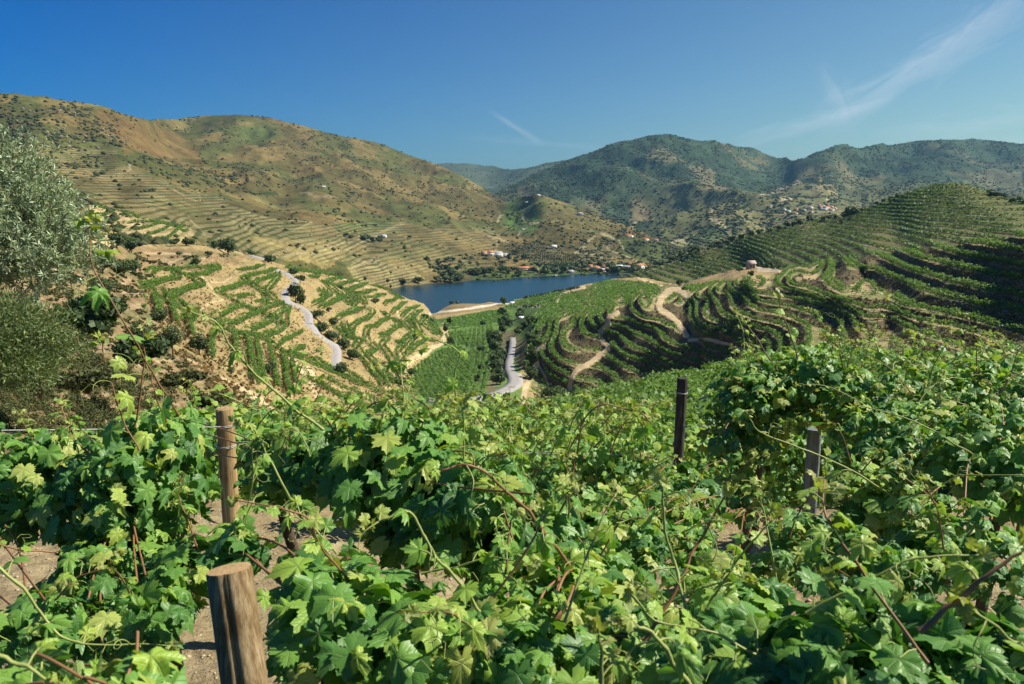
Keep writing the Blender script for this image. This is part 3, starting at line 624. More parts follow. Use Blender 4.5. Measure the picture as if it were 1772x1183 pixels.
def vine_row(path, w, h, mat, label, group, **kw):
    if len(path) < 2: return None
    V, Fq, var = hedge(path, w, h, **kw)
    if len(Fq) < 4: return None
    base = path[0]
    o = mesh('vine_row', V, Fq, mat, attrs={'var': var}, loc=base); NROW[0] += 1
    return tag(o, label, 'vine row', group)
def offset2d(p, d):
    T = np.gradient(p[:, :2], axis=0); T /= np.linalg.norm(T, axis=1, keepdims=True) + 1e-9
    q = p.copy(); q[:, 0] += -T[:, 1] * d; q[:, 1] += T[:, 0] * d; return q
# left hillside: rows read off the slope
A_ = [[(257, 471), (271, 465), (291, 465), (305, 461), (322, 459), (342, 459), (366, 461), (377, 464)], [(245, 491), (267, 488), (288, 482), (308, 478), (301, 470), (293, 465)],
 [(288, 511), (315, 504), (335, 496), (347, 493), (342, 484), (330, 479), (325, 476), (342, 472), (364, 466), (377, 463), (369, 455)], [(242, 494), (262, 498), (278, 504), (288, 515), (288, 528), (294, 559)],
 [(291, 515), (315, 525), (339, 537), (361, 547), (372, 554), (383, 564), (403, 571), (428, 579), (457, 586), (474, 598), (494, 609), (520, 620), (542, 630), (583, 648), (624, 664), (664, 682)],
 [(498, 610), (542, 623), (583, 641), (624, 657), (664, 676), (700, 688)], [(560, 650), (600, 668), (640, 684), (690, 700)], [(540, 655), (590, 682), (640, 702), (680, 712)],
 [(305, 518), (325, 538), (328, 562)], [(372, 562), (361, 574), (355, 596), (354, 611)], [(415, 574), (423, 591), (425, 620), (434, 655)], [(433, 582), (438, 599), (440, 630), (446, 655)], [(481, 606), (487, 631), (487, 661), (491, 673)], [(495, 610), (500, 637), (504, 661), (508, 675)],
 [(372, 545), (389, 540), (410, 530), (416, 525)], [(386, 560), (410, 555), (432, 545), (443, 538), (433, 532), (420, 526)], [(427, 570), (449, 564), (464, 554), (467, 547), (454, 538), (437, 532)], [(454, 582), (474, 576), (486, 565), (484, 557), (472, 549)],
 [(474, 598), (491, 587), (508, 576), (518, 572)], [(501, 609), (522, 600)], [(376, 503), (394, 496), (416, 489), (427, 488)], [(405, 513), (420, 508), (435, 506)], [(413, 467), (433, 463), (454, 457)], [(420, 481), (440, 474), (460, 467), (476, 464)], [(438, 491), (457, 482), (476, 472), (481, 469)],
 [(462, 498), (474, 488), (481, 474)], [(372, 504), (393, 513), (411, 521), (433, 530), (457, 540), (474, 549), (494, 560)], [(420, 481), (437, 491), (454, 501), (471, 511), (484, 520), (498, 527)], [(445, 520), (460, 515), (455, 503)], [(450, 533), (469, 525), (487, 520)], [(471, 547), (484, 538), (494, 530)], [(498, 528), (493, 545), (494, 560)], [(520, 640), (560, 668), (610, 695), (650, 705)], [(255, 505), (262, 525), (262, 548)], [(312, 545), (318, 560), (322, 580)], [(455, 590), (462, 615), (466, 640), (470, 665)], [(395, 572), (398, 590), (396, 612)]]
B_ = [[(541, 523), (558, 516), (568, 508), (558, 503), (551, 498)], [(551, 530), (571, 523), (588, 515), (593, 508)], [(534, 479), (544, 479), (549, 468)], [(564, 476), (585, 472)], [(568, 485), (585, 482), (600, 477)], [(559, 489), (581, 492), (602, 488), (619, 484)], [(598, 499), (619, 495), (632, 490)],
 [(610, 505), (630, 504), (647, 499)], [(635, 513), (652, 510), (663, 506)], [(581, 549), (595, 542), (610, 537), (625, 532)], [(607, 560), (622, 554), (635, 547), (642, 540), (634, 533)], [(632, 567), (649, 560), (663, 552), (668, 545), (657, 538)], [(657, 579), (676, 570), (691, 562), (686, 554), (673, 549), (663, 542)],
 [(686, 591), (703, 581), (712, 571), (703, 560), (695, 555)], [(700, 613), (713, 599), (730, 589), (734, 582), (725, 574), (717, 559), (712, 552)], [(607, 560), (602, 574), (608, 582), (618, 586), (610, 599)], [(632, 567), (629, 582), (641, 593), (644, 603), (632, 615), (652, 631), (672, 646), (678, 661)],
 [(659, 581), (666, 586), (657, 594), (666, 608), (673, 620), (684, 637), (697, 649)], [(685, 591), (696, 594), (685, 606), (690, 618), (689, 627), (694, 640)], [(663, 523), (673, 518), (685, 515)], [(676, 538), (686, 530), (700, 521)], [(693, 545), (703, 535), (713, 532), (723, 528)], [(708, 554), (718, 542), (727, 535)],
 [(725, 559), (732, 547), (737, 547)], [(745, 547), (750, 559), (757, 576)], [(715, 557), (728, 574), (742, 586), (754, 589)], [(727, 559), (742, 570), (757, 581)], [(736, 550), (748, 566), (760, 578)], [(645, 489), (661, 498), (678, 508), (695, 515)], [(557, 486), (573, 498), (591, 511), (605, 526)], [(591, 496), (603, 504), (615, 518), (608, 528)], [(618, 504), (625, 515), (629, 525)],
 [(560, 500), (556, 512)], [(650, 640), (664, 655), (668, 668)], [(640, 640), (655, 655), (658, 668)], [(612, 600), (622, 615), (634, 632), (650, 652)], [(585, 640), (604, 652), (630, 668)], [(700, 600), (708, 590), (716, 583)], [(578, 560), (590, 572), (598, 586)], [(590, 555), (596, 566), (600, 580)]]
_m = inpoly(L5.PX, L5.PY, [(235, 450), (430, 440), (730, 520), (775, 560), (775, 600), (700, 720), (420, 720), (290, 600), (235, 500)])
_X, _Y = L5.PX[_m], L5.PY[_m]; _d = np.full(_X.shape, 1e9)
for _pl in A_ + B_: _d = np.minimum(_d, dline(_X, _Y, _pl))
# the narrow benches the rows stand on are cut into the slope
_me = bpy.data.objects['side_valley_slopes'].data
L5.pos[..., 2][_m] += -1.0 * (1 - sstep(2.5, 8, _d))
_co = np.empty(len(_me.vertices) * 3, np.float32); _me.vertices.foreach_get('co', _co)
_co = _co.reshape(len(L5.X), -1, 3); _co[:, 10:, 2] = L5.pos[..., 2]; _me.vertices.foreach_set('co', _co.ravel()); _me.update()
def lift_path(layer, pl, k=6, ds=None):
    q = spline(pl, k); p = layer.at(q[:, 0], q[:, 1]); return resample(p, ds or 1.5)
for pl in A_:
    p = lift_path(L5, pl)
    for d in (-1.15, 1.15): vine_row(offset2d(p, d), .7, 1.35, M_row, 'green vine row winding across the tan terraces left of the grey road', 'vine rows on the sunlit terraces left of the road')
for pl in B_:
    p = lift_path(L5, pl)
    for d in (-2.3, 0, 2.3): vine_row(offset2d(p, d), .8, 1.4, M_row, 'green vine row zigzagging over the tan slope between the grey road and the river', 'vine rows on the slope between road and river')
for pl in ([(165, 367), (217, 372), (242, 383)], [(165, 378), (215, 380), (262, 386), (280, 390)], [(167, 388), (215, 392), (262, 390), (282, 389)], [(168, 398), (220, 400), (270, 396), (292, 392)], [(170, 408), (220, 408), (270, 404), (300, 398), (318, 394)], [(170, 417), (230, 415), (280, 412), (310, 404), (325, 400)]):
    vine_row(lift_path(L2, pl), 1.6, 1.7, M_row, 'green vine row on the tan benches behind the left crest', 'vine rows behind the left crest')
# contour rows
def contours(Z, level, ok, st=2):
    z = Z[::st, ::st]; k = ok[::st, ::st]; a = z >= level; nx, ny = z.shape
    ex = (a[:-1] != a[1:]) & k[:-1] & k[1:]; ey = (a[:, :-1] != a[:, 1:]) & k[:, :-1] & k[:, 1:]
    pt = {}
    I, J = np.nonzero(ex)
    for i, j in zip(I, J): pt[(0, i, j)] = (i + (level - z[i, j]) / (z[i + 1, j] - z[i, j]), j)
    I, J = np.nonzero(ey)
    for i, j in zip(I, J): pt[(1, i, j)] = (i, j + (level - z[i, j]) / (z[i, j + 1] - z[i, j]))
    adj = {}
    cells = set()
    for (d, i, j) in pt:
        for c in (((i, j), (i, j - 1)) if d == 0 else ((i, j), (i - 1, j))):
            if c[0] >= 0 and c[1] >= 0: cells.add(c)
    for (i, j) in cells:
        e = [q for q in ((0, i, j), (0, i, j + 1), (1, i, j), (1, i + 1, j)) if q in pt]
        if len(e) == 2: pr = [(e[0], e[1])]
        elif len(e) == 4: pr = [(e[0], e[2]), (e[1], e[3])]
        else: continue
        for u, v in pr: adj.setdefault(u, []).append(v); adj.setdefault(v, []).append(u)
    seen = set(); out = []
    starts = [q for q in adj if len(adj[q]) == 1] + list(adj)
    for s0 in starts:
        if s0 in seen: continue
        ln = [s0]; seen.add(s0); cur = s0
        while True:
            nx_ = [q for q in adj[cur] if q not in seen]
            if not nx_: break
            cur = nx_[0]; seen.add(cur); ln.append(cur)
        if len(ln) > 3: out.append(np.array([pt[q] for q in ln]) * st)
    return out
ok5 = m_sp & (L5.msoft > .7)
GR_S = 'vine rows along the shaded terraces of the right spur'
for kk in range(len(LV) - 1):
    offs = (.64, .88) if kk < 7 else ((.80,) if kk < 18 else (.66, .92))
    for f_ in offs:
        for c in contours(L5.tt, kk + f_, ok5):
            p = L5.ij(c[:, 0], c[:, 1])
            p = resample(p, 1.0)
            if len(p) < 6: continue
            # smooth
            for _ in range(2): p[1:-1] = (p[:-2] + 2 * p[1:-1] + p[2:]) / 4
            xm = float(np.mean(p[:, 0] / p[:, 1]))
            if len(p) < 12: continue
            lab = ('vine row on a bench of the near right hillside above dark banks' if xm > .22 else 'vine row curving round the low spur right of the valley road')
            vine_row(p, 1.0, 1.35, M_row, lab, GR_S if xm > .22 else 'vine rows curving round the low spur', gap=.27)
# the vineyard hill
for lv in np.arange(4.0, -112, -2.35):
    for c in contours(L4.base_z + 1.0 * fbm(L4.PX / 70, L4.PY / 30, 2), lv, L4.PX > 1065, 3):
        p = resample(L4.ij(c[:, 0], c[:, 1]), 2.5)
        if len(p) < 8: continue
        vine_row(p, 1.9, 1.6, M_rowfar, 'thin vine row circling the cone shaped vineyard hill on the right', 'vine rows circling the vineyard hill', q=.0013, gap=.05)
# straight rows in fields: filled polygons, row direction given by two ground points
def field(layer, poly, a, b, sp, w, h, mat, label, group, stuff=None, name='vine_row', **kw):
    pa, pb = layer.at(*a), layer.at(*b); d = (pb - pa)[:2]; d /= np.linalg.norm(d); nrm = np.array([-d[1], d[0]])
    Q = layer.pos[::2, ::2].reshape(-1, 3); m = inpoly(layer.PX[::2, ::2], layer.PY[::2, ::2], poly).ravel(); Q = Q[m]
    o = Q[:, :2] @ nrm; t_ = Q[:, :2] @ d; k_ = np.round(o / sp)
    acc = Acc()
    for kk in np.unique(k_):
        s = k_ == kk
        if s.sum() < 3: continue
        q = Q[s][np.argsort(t_[s])]; tt = np.sort(t_[s])
        u = np.arange(tt[0], tt[-1], 1.5)
        if len(u) < 4: continue
        z = np.interp(u, tt, q[:, 2]); xy = u[:, None] * d + kk * sp * nrm
        segs = np.split(np.arange(len(u)), np.nonzero(np.diff(np.interp(u, tt, tt)) > 6)[0] + 1)
        p = np.c_[xy, z]
        if stuff:
            V, Fq, var = hedge(p, w, h, **kw); acc.add(V, Fq, var)
        else: vine_row(p, w, h, mat, label, group, **kw)
    if stuff and acc.n:
        V, Fs, A = acc.get(); tag(mesh(name, V, Fs, mat, attrs={'var': A}), kind='stuff')
field(L5, [(715, 640), (765, 605), (800, 600), (815, 640), (800, 700), (740, 700), (718, 670)], (742, 635), (785, 700), 2.3, .9, 1.3, M_row, 'straight vine row on the green valley floor left of the pale road', 'straight vine rows on the valley floor')
field(L5, [(775, 575), (800, 572), (815, 598), (772, 600)], (780, 572), (795, 600), 3.0, 1.1, 1.3, M_row, 'short vine row on the far part of the valley floor', 'short vine rows far down the valley')
field(L5, [(800, 575), (850, 560), (860, 590), (830, 600), (815, 600)], (822, 570), (820, 600), 3.2, 1.1, 1.3, M_row, 'short vine row on the far part of the valley floor', 'short vine rows far down the valley')
field(L5, [(818, 605), (850, 600), (855, 640), (838, 690), (805, 695), (812, 650)], (845, 600), (822, 690), 2.8, .9, 1.3, M_row, 'straight vine row on the green valley floor left of the pale road', 'straight vine rows on the valley floor')
field(L5, [(760, 556), (800, 548), (866, 535), (888, 545), (850, 558), (775, 572)], (770, 560), (880, 540), 4.0, 2.0, 1.0, M_row, None, None, stuff=True, name='ground_cover', gap=-.2)
field(L5, [(865, 533), (912, 516), (960, 505), (985, 500), (965, 520), (955, 528)], (880, 530), (975, 508), 4.5, 2.0, 1.0, M_row, None, None, stuff=True, name='ground_cover', gap=-.2)
field(L5, [(500, 476), (530, 472), (575, 478), (580, 470), (500, 460)], (500, 470), (575, 474), 5, 1.0, 1.3, M_row, 'short vine row below the bend of the upper road', 'short vine rows by the upper road')
# rows on our own hillside below the foreground
sp = 3.1; d8 = np.array([.72, .69]); d8 /= np.linalg.norm(d8); n8 = np.array([-d8[1], d8[0]])
pts = []
xs, ys = np.meshgrid(np.arange(-40, 75, .7), np.arange(13, 150, .7), indexing='ij')
px_ = CX + xs / ys * F * .98
Dc = np.interp(px_, [-200, 250, 330, 480, 600, 850, 1000, 1100, 1250, 1500, 1900], [17, 19, 24, 44, 62, 80, 96, 105, 112, 90, 80])
okk = (px_ > 240) & (px_ < 1900) & (ys < Dc * 1.05)
o_ = xs * n8[0] + ys * n8[1] + 1.5 * fbm(xs / 25, ys / 25, 2); t_ = xs * d8[0] + ys * d8[1]
for kk in range(int(o_[okk].min() / sp), int(o_[okk].max() / sp) + 1):
    s = okk & (np.abs(o_ - kk * sp) < .5)
    if s.sum() < 6: continue
    tt = t_[s]; od = np.argsort(tt); X1, Y1 = xs[s][od], ys[s][od]; tt = tt[od]
    u = np.arange(tt[0], tt[-1], .8)
    if len(u) < 5: continue
    x1 = np.interp(u, tt, X1); y1 = np.interp(u, tt, Y1)
    ker = np.ones(5) / 5; 
    if len(u) > 10:
        x1[2:-2] = np.convolve(x1, ker, 'valid'); y1[2:-2] = np.convolve(y1, ker, 'valid')
    p = np.c_[x1, y1, zground(x1, y1)]
    # split where the camera distance changes a lot, so leaf size follows what can be seen
    vs = []
    for lo, hi in ((0, 17), (17, 25), (25, 50), (50, 90), (90, 999)):
        m = (y1 >= lo) & (y1 < hi)
        if m.sum() > 2: vs.append(hedge(p[m], 1.15 if hi < 60 else .9, 1.35, q=.0014, dens=1.5, gap=-.05))
    acc = Acc()
    for V, Fq, var in vs: acc.add(V, Fq, var)
    if acc.n:
        V, Fs, A = acc.get()
        tag(mesh('vine_row', V, Fs, M_row, attrs={'var': A}, loc=p[0]), 'leafy vine row on the slope just below the foreground vines', 'vine row', 'vine rows on the slope below the foreground'); NROW[0] += 1
print('rows', NROW[0])
# ------------------------------------------------------------------ roads
M_road = simple('road_asphalt', (.33, .31, .29), .9, .2, .35, .8)
def road(layer, pl, w, name='road', mat=M_road, lift=.25, wend=None):
    q = spline(pl, 10); c = layer.at(q[:, 0], q[:, 1]); c = resample(c, 3.0)
    for _ in range(6): c[1:-1] = (c[:-2] + 2 * c[1:-1] + c[2:]) / 4
    T = np.gradient(c[:, :2], axis=0); T /= np.linalg.norm(T, axis=1, keepdims=True); Nn = np.stack([-T[:, 1], T[:, 0]], 1)
    V = []
    for k, dz in ((-.5, lift - 1.6), (-.5, lift), (-.17, lift + .04), (.17, lift + .04), (.5, lift), (.5, lift - 1.6)):
        v = c.copy(); v[:, :2] += Nn * w * k * (1 + .04 * RNG.normal(size=(len(c), 1))); v[:, 2] += dz; V.append(v)
    V = np.stack(V, 1); n = len(c); i = np.arange(n - 1)[:, None] * 6; j = np.arange(5)[None]
    Fq = np.stack([i + j, i + j + 1, i + 7 + j, i + 6 + j], -1).reshape(-1, 4)
    tag(mesh(name, V.reshape(-1, 3), Fq, mat, smooth=False), kind='structure')
road(L5, [(432, 443), (446, 446), (455, 450)], 5.0)
road(L5, [(474, 464), (488, 470), (500, 477), (508, 487), (500, 497), (487, 508), (488, 517), (500, 523), (515, 530), (528, 542), (530, 552), (528, 562)], 5.0)
road(L5, [(528, 562), (545, 582), (560, 590), (575, 600), (578, 615), (572, 634)], 5.2)
road(L5, [(890, 586), (891, 600), (888, 615), (885, 632), (889, 648), (893, 662), (888, 673), (872, 681), (850, 688), (820, 693), (780, 696), (735, 696)], 5.6)
# ------------------------------------------------------------------ trees and shrubs
def crown_clumps(c, rad, hz, nq, s, lobes=7, flat=.75):
    c = np.asarray(c, float)
    L_ = RNG.normal(size=(lobes, 3)); L_ /= np.linalg.norm(L_, axis=1, keepdims=True); L_ *= (RNG.random((lobes, 1)) ** .5) * .62
    L_[:, 2] = L_[:, 2] * flat
    lr = .36 + .30 * RNG.random(lobes)
    k = RNG.integers(0, lobes, nq); d = RNG.normal(size=(nq, 3)); d /= np.linalg.norm(d, axis=1, keepdims=True)
    r = (RNG.random(nq) ** .4)[:, None] * lr[k][:, None]
    p = L_[k] + d * r
    nr = d + np.array([0, 0, .35]); nr /= np.linalg.norm(nr, axis=1, keepdims=True)
    nr = nr + RNG.normal(size=(nq, 3)) * .45; nr /= np.linalg.norm(nr, axis=1, keepdims=True)
    cen = c + p * np.array([rad, rad, hz])
    V, Fq = quads(cen, nr, s * (.7 + .7 * RNG.random(nq)), bend=.5)
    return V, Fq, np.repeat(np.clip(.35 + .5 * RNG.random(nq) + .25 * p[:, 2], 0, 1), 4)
def tree(layer, px, py, wpx, hpx, label, group=None, name='tree', mat=None, cat='tree', trunk=.06, pos=None):
    b = layer.at(px, py) if pos is None else np.array(pos)
    D = b[1]; rad = wpx * D / F / 2; H = hpx * D / F
    mat = mat or M_tree
    s = max(.12, D * .0015); nq = int(min(2600, max(40, 5.5 * (math.pi * rad * H * .8) / (s * s) * .8)))
    tr = empty(name, b, label, cat, group)
    zc_ = b + np.array([0, 0, H * (trunk + (1 - trunk) / 2)])
    V, Fq, var = crown_clumps(zc_, rad, H * (1 - trunk) / 2 * 1.05, nq, s)
    child('crown', V, Fq, mat, tr, attrs={'var': var})
    a = Acc(); lean = RNG.normal(size=2) * .08 * H
    top = b + np.array([lean[0], lean[1], H * .6]); r0 = max(.08, H * .035)
    pts = [b - np.array([0, 0, .3]), b + np.array([lean[0] * .2, lean[1] * .3, H * .22]), top]
    a.add(*tube(spline(pts, 3), np.linspace(r0, r0 * .35, 7), 5))
    for _ in range(3):
        e = zc_ + RNG.normal(size=3) * np.array([rad, rad, H * .3]) * .4; a.add(*tube([pts[1], (np.array(pts[1]) + e) / 2 + [0, 0, H * .04], e], [r0 * .6, r0 * .4, r0 * .15], 4))
    V, Fs, _a = a.get(); child('trunk', V, Fs, M_bark, tr)
    return tr
T_ = [  # near valley, left hillside: px, py(base), width, height, label
 (203, 432, 34, 28, 'round dark tree on the left crest above the bare bank'), (227, 436, 26, 26, 'smaller dark tree just right of the round one on the left crest'),
 (327, 427, 26, 18, 'dark bushy tree at the upper edge of the tan terraces'), (303, 425, 20, 16, 'small pale green tree left of the dark bushy one'), (395, 440, 44, 34, 'largest dark tree clump at the top corner of the tan terraces'), (372, 432, 20, 18, 'small tree touching the large clump at the top corner'),
 (178, 468, 44, 34, 'broad green tree below the left crest beside the olive crown'), (215, 480, 60, 34, 'wide bushy tree on the bank left of the terraces'), (235, 470, 30, 22, 'small rounded tree on the bank left of the terraces'), (180, 520, 60, 40, 'dark broad shrub tree behind the olive tree'),
 (310, 442, 14, 10, 'lone small bush on the bare bank'), (340, 455, 24, 14, 'low dark bush under the crest bushes'), (362, 445, 20, 12, 'low bush between two dark trees near the crest'),
 (434, 441, 16, 12, 'dark shrub at the start of the upper road'), (470, 455, 26, 18, 'dark roadside tree at the upper road bend'), (505, 475, 26, 16, 'green roadside tree below the upper bend'), (520, 487, 22, 14, 'small roadside tree by the second bend'),
 (512, 524, 34, 38, 'tall dark tree standing in the middle bend of the road'), (524, 528, 24, 22, 'dark tree leaning against the tall one in the bend'), (548, 552, 36, 18, 'long low tree beside the middle road'), (575, 558, 24, 16, 'low tree at the end of the middle roadside clump'),
 (556, 580, 40, 22, 'olive green tree above the lower road'), (578, 592, 34, 22, 'bushy tree right of the lower road'), (596, 608, 28, 24, 'dark bushy tree on the verge of the lower road'), (610, 625, 30, 22, 'shrubby tree below the lower road bend'), (592, 645, 36, 26, 'dark shrub where the left road ends'),
 (466, 642, 30, 30, 'dark round bush between two vine rows on the tan slope'), (345, 612, 40, 44, 'dark green shrub tree at the foot of the tan terraces'), (300, 620, 54, 60, 'tall leafy shrub tree left of the terrace foot'), (282, 566, 40, 30, 'dark shrub beside the long vine row'), (250, 610, 60, 50, 'dense shrub on the slope behind the long cane'), (400, 640, 24, 14, 'grey low bush on the bare slope'),
 (590, 500, 12, 10, 'tiny tree among the zigzag rows'), (650, 525, 18, 12, 'dark bush in the middle of the zigzag rows'), (570, 540, 16, 10, 'small bush left of the zigzag rows'), (552, 560, 10, 8, 'tiny bush above the middle road'),
 (735, 552, 18, 14, 'dark tree at the foot of the levee'), (745, 556, 14, 10, 'small dark tree beside the levee path'),
 (778, 562, 14, 16, 'dark tree at the corner of the bare slope and the valley floor'), (772, 578, 16, 18, 'dark tree against the right edge of the bare slope'), (780, 596, 18, 16, 'dark bush below the corner of the slope'), (712, 648, 22, 16, 'grey green bush at the track corner'), (690, 668, 50, 16, 'low bushes by the lower field edge'),
 (782, 524, 12, 7, 'round bush on the far river levee'), (792, 524, 10, 6, 'second bush on the far river levee'), (873, 528, 16, 16, 'dark tree beside the boat landing'), (868, 524, 8, 12, 'slim tree beside the boat landing'),
 (838, 565, 16, 12, 'small tree on the green valley floor'), (846, 590, 18, 22, 'dark tree between two valley fields'), (833, 612, 16, 16, 'small dark tree between valley fields'), (848, 600, 14, 20, 'slim dark tree between valley fields'), (832, 640, 14, 14, 'low tree along the ditch'), (826, 668, 12, 22, 'narrow dark tree along the ditch')]
for k_, (px, py, w, h, lb) in enumerate(T_): tree(L5, px, py, w, h, lb, mat=M_tree if k_ % 4 else M_olivegrey if False else M_tree)
GV = 'trees clustered in the valley around the pale road'
for k_ in range(62):
    u = RNG.random(); 
    if k_ < 34: px = 868 + 62 * RNG.random(); py = 545 + 52 * RNG.random() ** .8
    elif k_ < 50: px = 862 + 22 * RNG.random() - (k_ % 3) * 4; py = 600 + 70 * RNG.random(); 
    else: px = 905 + 12 * RNG.random(); py = 598 + 66 * RNG.random()
    if 870 < px < 914 and 582 < py: px = 855 + 12 * RNG.random() if k_ % 2 else 915 + 8 * RNG.random()
    s_ = (9 + 8 * RNG.random()) * (1 + (py - 545) / 220)
    tree(L5, px, py, s_ * 1.25, s_ * 1.05, 'dense green tree in the valley cluster around the pale road', GV)
for px, py, w, h, lb in ((924, 630, 18, 28, 'tall dark tree leaning over the right side of the pale road'), (918, 655, 18, 24, 'big round tree shading the pale road'), (960, 690, 50, 26, 'broad grey green shrub where the spur meets the near slope'), (1000, 688, 40, 18, 'low dark shrub at the foot of the dark banks'), (1235, 575, 22, 12, 'grey olive bush on the trench edge'), (1262, 580, 36, 14, 'wide grey bush at the trench edge'),
                          (1175, 493, 16, 12, 'dark bush at the top of the zigzag track'), (1183, 500, 14, 8, 'low dark bush beside the zigzag track'), (1300, 478, 16, 12, 'dark bush below the stone hut'), (1326, 465, 22, 9, 'low tree right of the stone hut'), (1344, 463, 16, 9, 'second low tree right of the stone hut'), (1280, 470, 14, 8, 'small bush left of the stone hut'), (860, 690, 18, 14, 'low shrub at the bend of the pale road'), (1128, 482, 10, 6, 'small round tree on the far tip of the spur')):
    tree(L5, px, py, w, h, lb)
for k_ in range(16):
    px = 905 + k_ * 6.2 + RNG.random() * 2; py = np.interp(px, [905, 1010], [517, 496]); tree(L5, px, py + 1.2, 7 + 3 * RNG.random(), 4.5 + 2 * RNG.random(), 'small round tree in the line along the near river bank', 'trees along the near river bank')
for k_ in range(14):
    px = 905 + k_ * 5.0 + RNG.random() * 2; tree(L5, px, 531 + RNG.random() * 2, 7, 5, 'small dark tree beside the lane behind the levee', 'trees along the lane behind the levee')
for k_ in range(30):   # along the crest road of the vineyard hill
    px = 1120 + k_ * 15 + RNG.normal() * 3; cy = np.interp(px, L4.X, L4.cr); s_ = 7 + 7 * RNG.random()
    if 1455 < px < 1490: continue
    tree(L4, px, cy + 3, s_ * 1.4, s_, 'dark tree in the line along the crest of the vineyard hill', 'trees along the crest of the vineyard hill')
tree(L4, 1474, 378, 26, 24, 'largest round tree on the crest of the vineyard hill'); tree(L4, 1462, 378, 16, 14, 'smaller round tree left of the largest crest tree')
tree(L4, 1335, 462, 20, 10, 'dark tree on the slope behind the stone hut')
for k_ in range(26): 
    px = 1690 + RNG.random() * 130; tree(L4, px, np.interp(px, L4.X, L4.cr) + 1 + 8 * RNG.random(), 15, 9, 'dark bush on the right shoulder of the vineyard hill', 'bushes on the right shoulder of the vineyard hill')
# far shore trees
for k_ in range(95):
    px = 690 + 420 * RNG.random(); sh = np.interp(px, [a[0] for a in shore], [a[1] for a in shore])
    py = sh - 1 - (16 * RNG.random() ** 1.6 if px > 740 else 2)
    if px < 740 and RNG.random() < .6: continue
    s_ = 7 + 7 * RNG.random(); tree(L2, px, py, s_ * 1.5, s_ * .95, 'dark tree on the far river bank below the hills', 'trees along the far river bank')
for k_ in range(36):
    px, py = [(735 + 60 * RNG.random(), 448 + 24 * RNG.random()), (590 + 70 * RNG.random(), 405 + 14 * RNG.random()), (860 + 50 * RNG.random(), 440 + 22 * RNG.random()), (1050 + 90 * RNG.random(), 455 + 12 * RNG.random())][k_ % 4]
    s_ = 6 + 6 * RNG.random(); tree(L2, px, py, s_ * 1.5, s_, 'dark tree on the hillside across the river', 'trees on the hillside across the river')
# scrub on the far hills: one mass each
def scrub(layer, n, name, dens, smin, smax, mat=M_scrub, flat=.7):
    px = layer.x0 + RNG.random(n) * (layer.X[-1] - layer.x0); cr = np.interp(px, layer.X, layer.cr); bt = np.interp(px, layer.X, layer.bt)
    py = cr - .5 + (bt - cr) * RNG.random(n) ** 1.15
    keep = RNG.random(n) < dens(px, py); px, py = px[keep], py[keep]
    p = layer.at(px, py); n = len(px); s = smin + (smax - smin) * RNG.random(n) ** 2
    base = np.array([[0, 0, 1.0], [1, 0, .25], [.3, .95, .3], [-.8, .6, .2], [-.8, -.6, .3], [.3, -.95, .2], [0, 0, -.4]])
    Fb = np.array([[0, 1, 2], [0, 2, 3], [0, 3, 4], [0, 4, 5], [0, 5, 1], [6, 2, 1], [6, 3, 2], [6, 4, 3], [6, 5, 4], [6, 1, 5]])
    V = base[None] * (.7 + .6 * RNG.random((n, 7, 1))) * s[:, None, None] * np.array([1, 1, flat * 1.3])
    th = RNG.random(n) * 6.28; c_, s_ = np.cos(th)[:, None], np.sin(th)[:, None]
    V = np.stack([V[..., 0] * c_ - V[..., 1] * s_, V[..., 0] * s_ + V[..., 1] * c_, V[..., 2]], -1) + p[:, None]
    Fc = (Fb[None] + 7 * np.arange(n)[:, None, None]).reshape(-1, 3)
    var = np.repeat(np.clip(RNG.random(n) * .8, 0, 1), 7)
    tag(mesh(name, V.reshape(-1, 3), Fc, mat, attrs={'var': var}), kind='stuff')
def dens2(px, py):
    a = .16 + .5 * sstep(0, .3, fbm(px / 45, py / 22, 3))
    dark = inpoly(px, py, [(235, 270), (330, 285), (420, 275), (480, 300), (500, 330), (430, 332), (330, 320), (270, 300)]); a = np.where(dark, .95, a)
    a = np.where(inpoly(px, py, [(0, 160), (150, 185), (230, 230), (210, 255), (100, 245), (0, 250)]), a + .25, a)
    a = np.where(inpoly(px, py, [(480, 330), (640, 340), (760, 355), (870, 350), (740, 300), (600, 260), (520, 280)]), a + .3, a)
    a = np.where(inpoly(px, py, [(120, 330), (210, 283), (330, 330), (480, 380), (580, 415), (620, 452), (470, 448), (300, 420), (165, 352)]), .05, a)
    a = np.where(inpoly(px, py, [(480, 385), (700, 390), (870, 400), (850, 470), (700, 500), (600, 500), (430, 440)]), .05, a)
    a = np.where(inpoly(px, py, [(200, 195), (262, 212), (310, 240), (362, 266), (300, 268), (215, 262)]), .05, a)
    a = np.where(inpoly(px, py, [(735, 450), (800, 440), (870, 445), (870, 470), (760, 485)]), .5, a)
    return a * np.where(py > 450, .6, 1) * (.15 + 1.1 * sstep(-.05, .15, fbm(px / 9 + 70, py / 5, 3)))
scrub(L2, 60000, 'hillside_scrub', dens2, .8, 4.4)
scrub(L1, 110000, 'mountain_scrub', lambda px, py: (.12 + .88 * sstep(-.08, .12, fbm(px / 11, py / 6, 3))) * (.6 + .4 * sstep(-.15, .25, -fbm(px / 40, py / 25, 3))), 1.6, 6.5, flat=.55)
scrub(L2, 7000, 'hillside_rocks', lambda px, py: np.where(inpoly(px, py, [(480, 250), (600, 250), (760, 300), (870, 350), (800, 370), (600, 345), (480, 320)]) | inpoly(px, py, [(0, 170), (200, 200), (230, 240), (100, 290), (0, 280)]), sstep(0, .3, fbm(px / 18, py / 10, 3)), 0), .8, 3.0, mat=simple('granite_rock', (.34, .29, .22), .95, .1, .4, .3))
scrub(L0, 2500, 'far_scrub', lambda px, py: .8 + 0 * px, 3.5, 8.0)
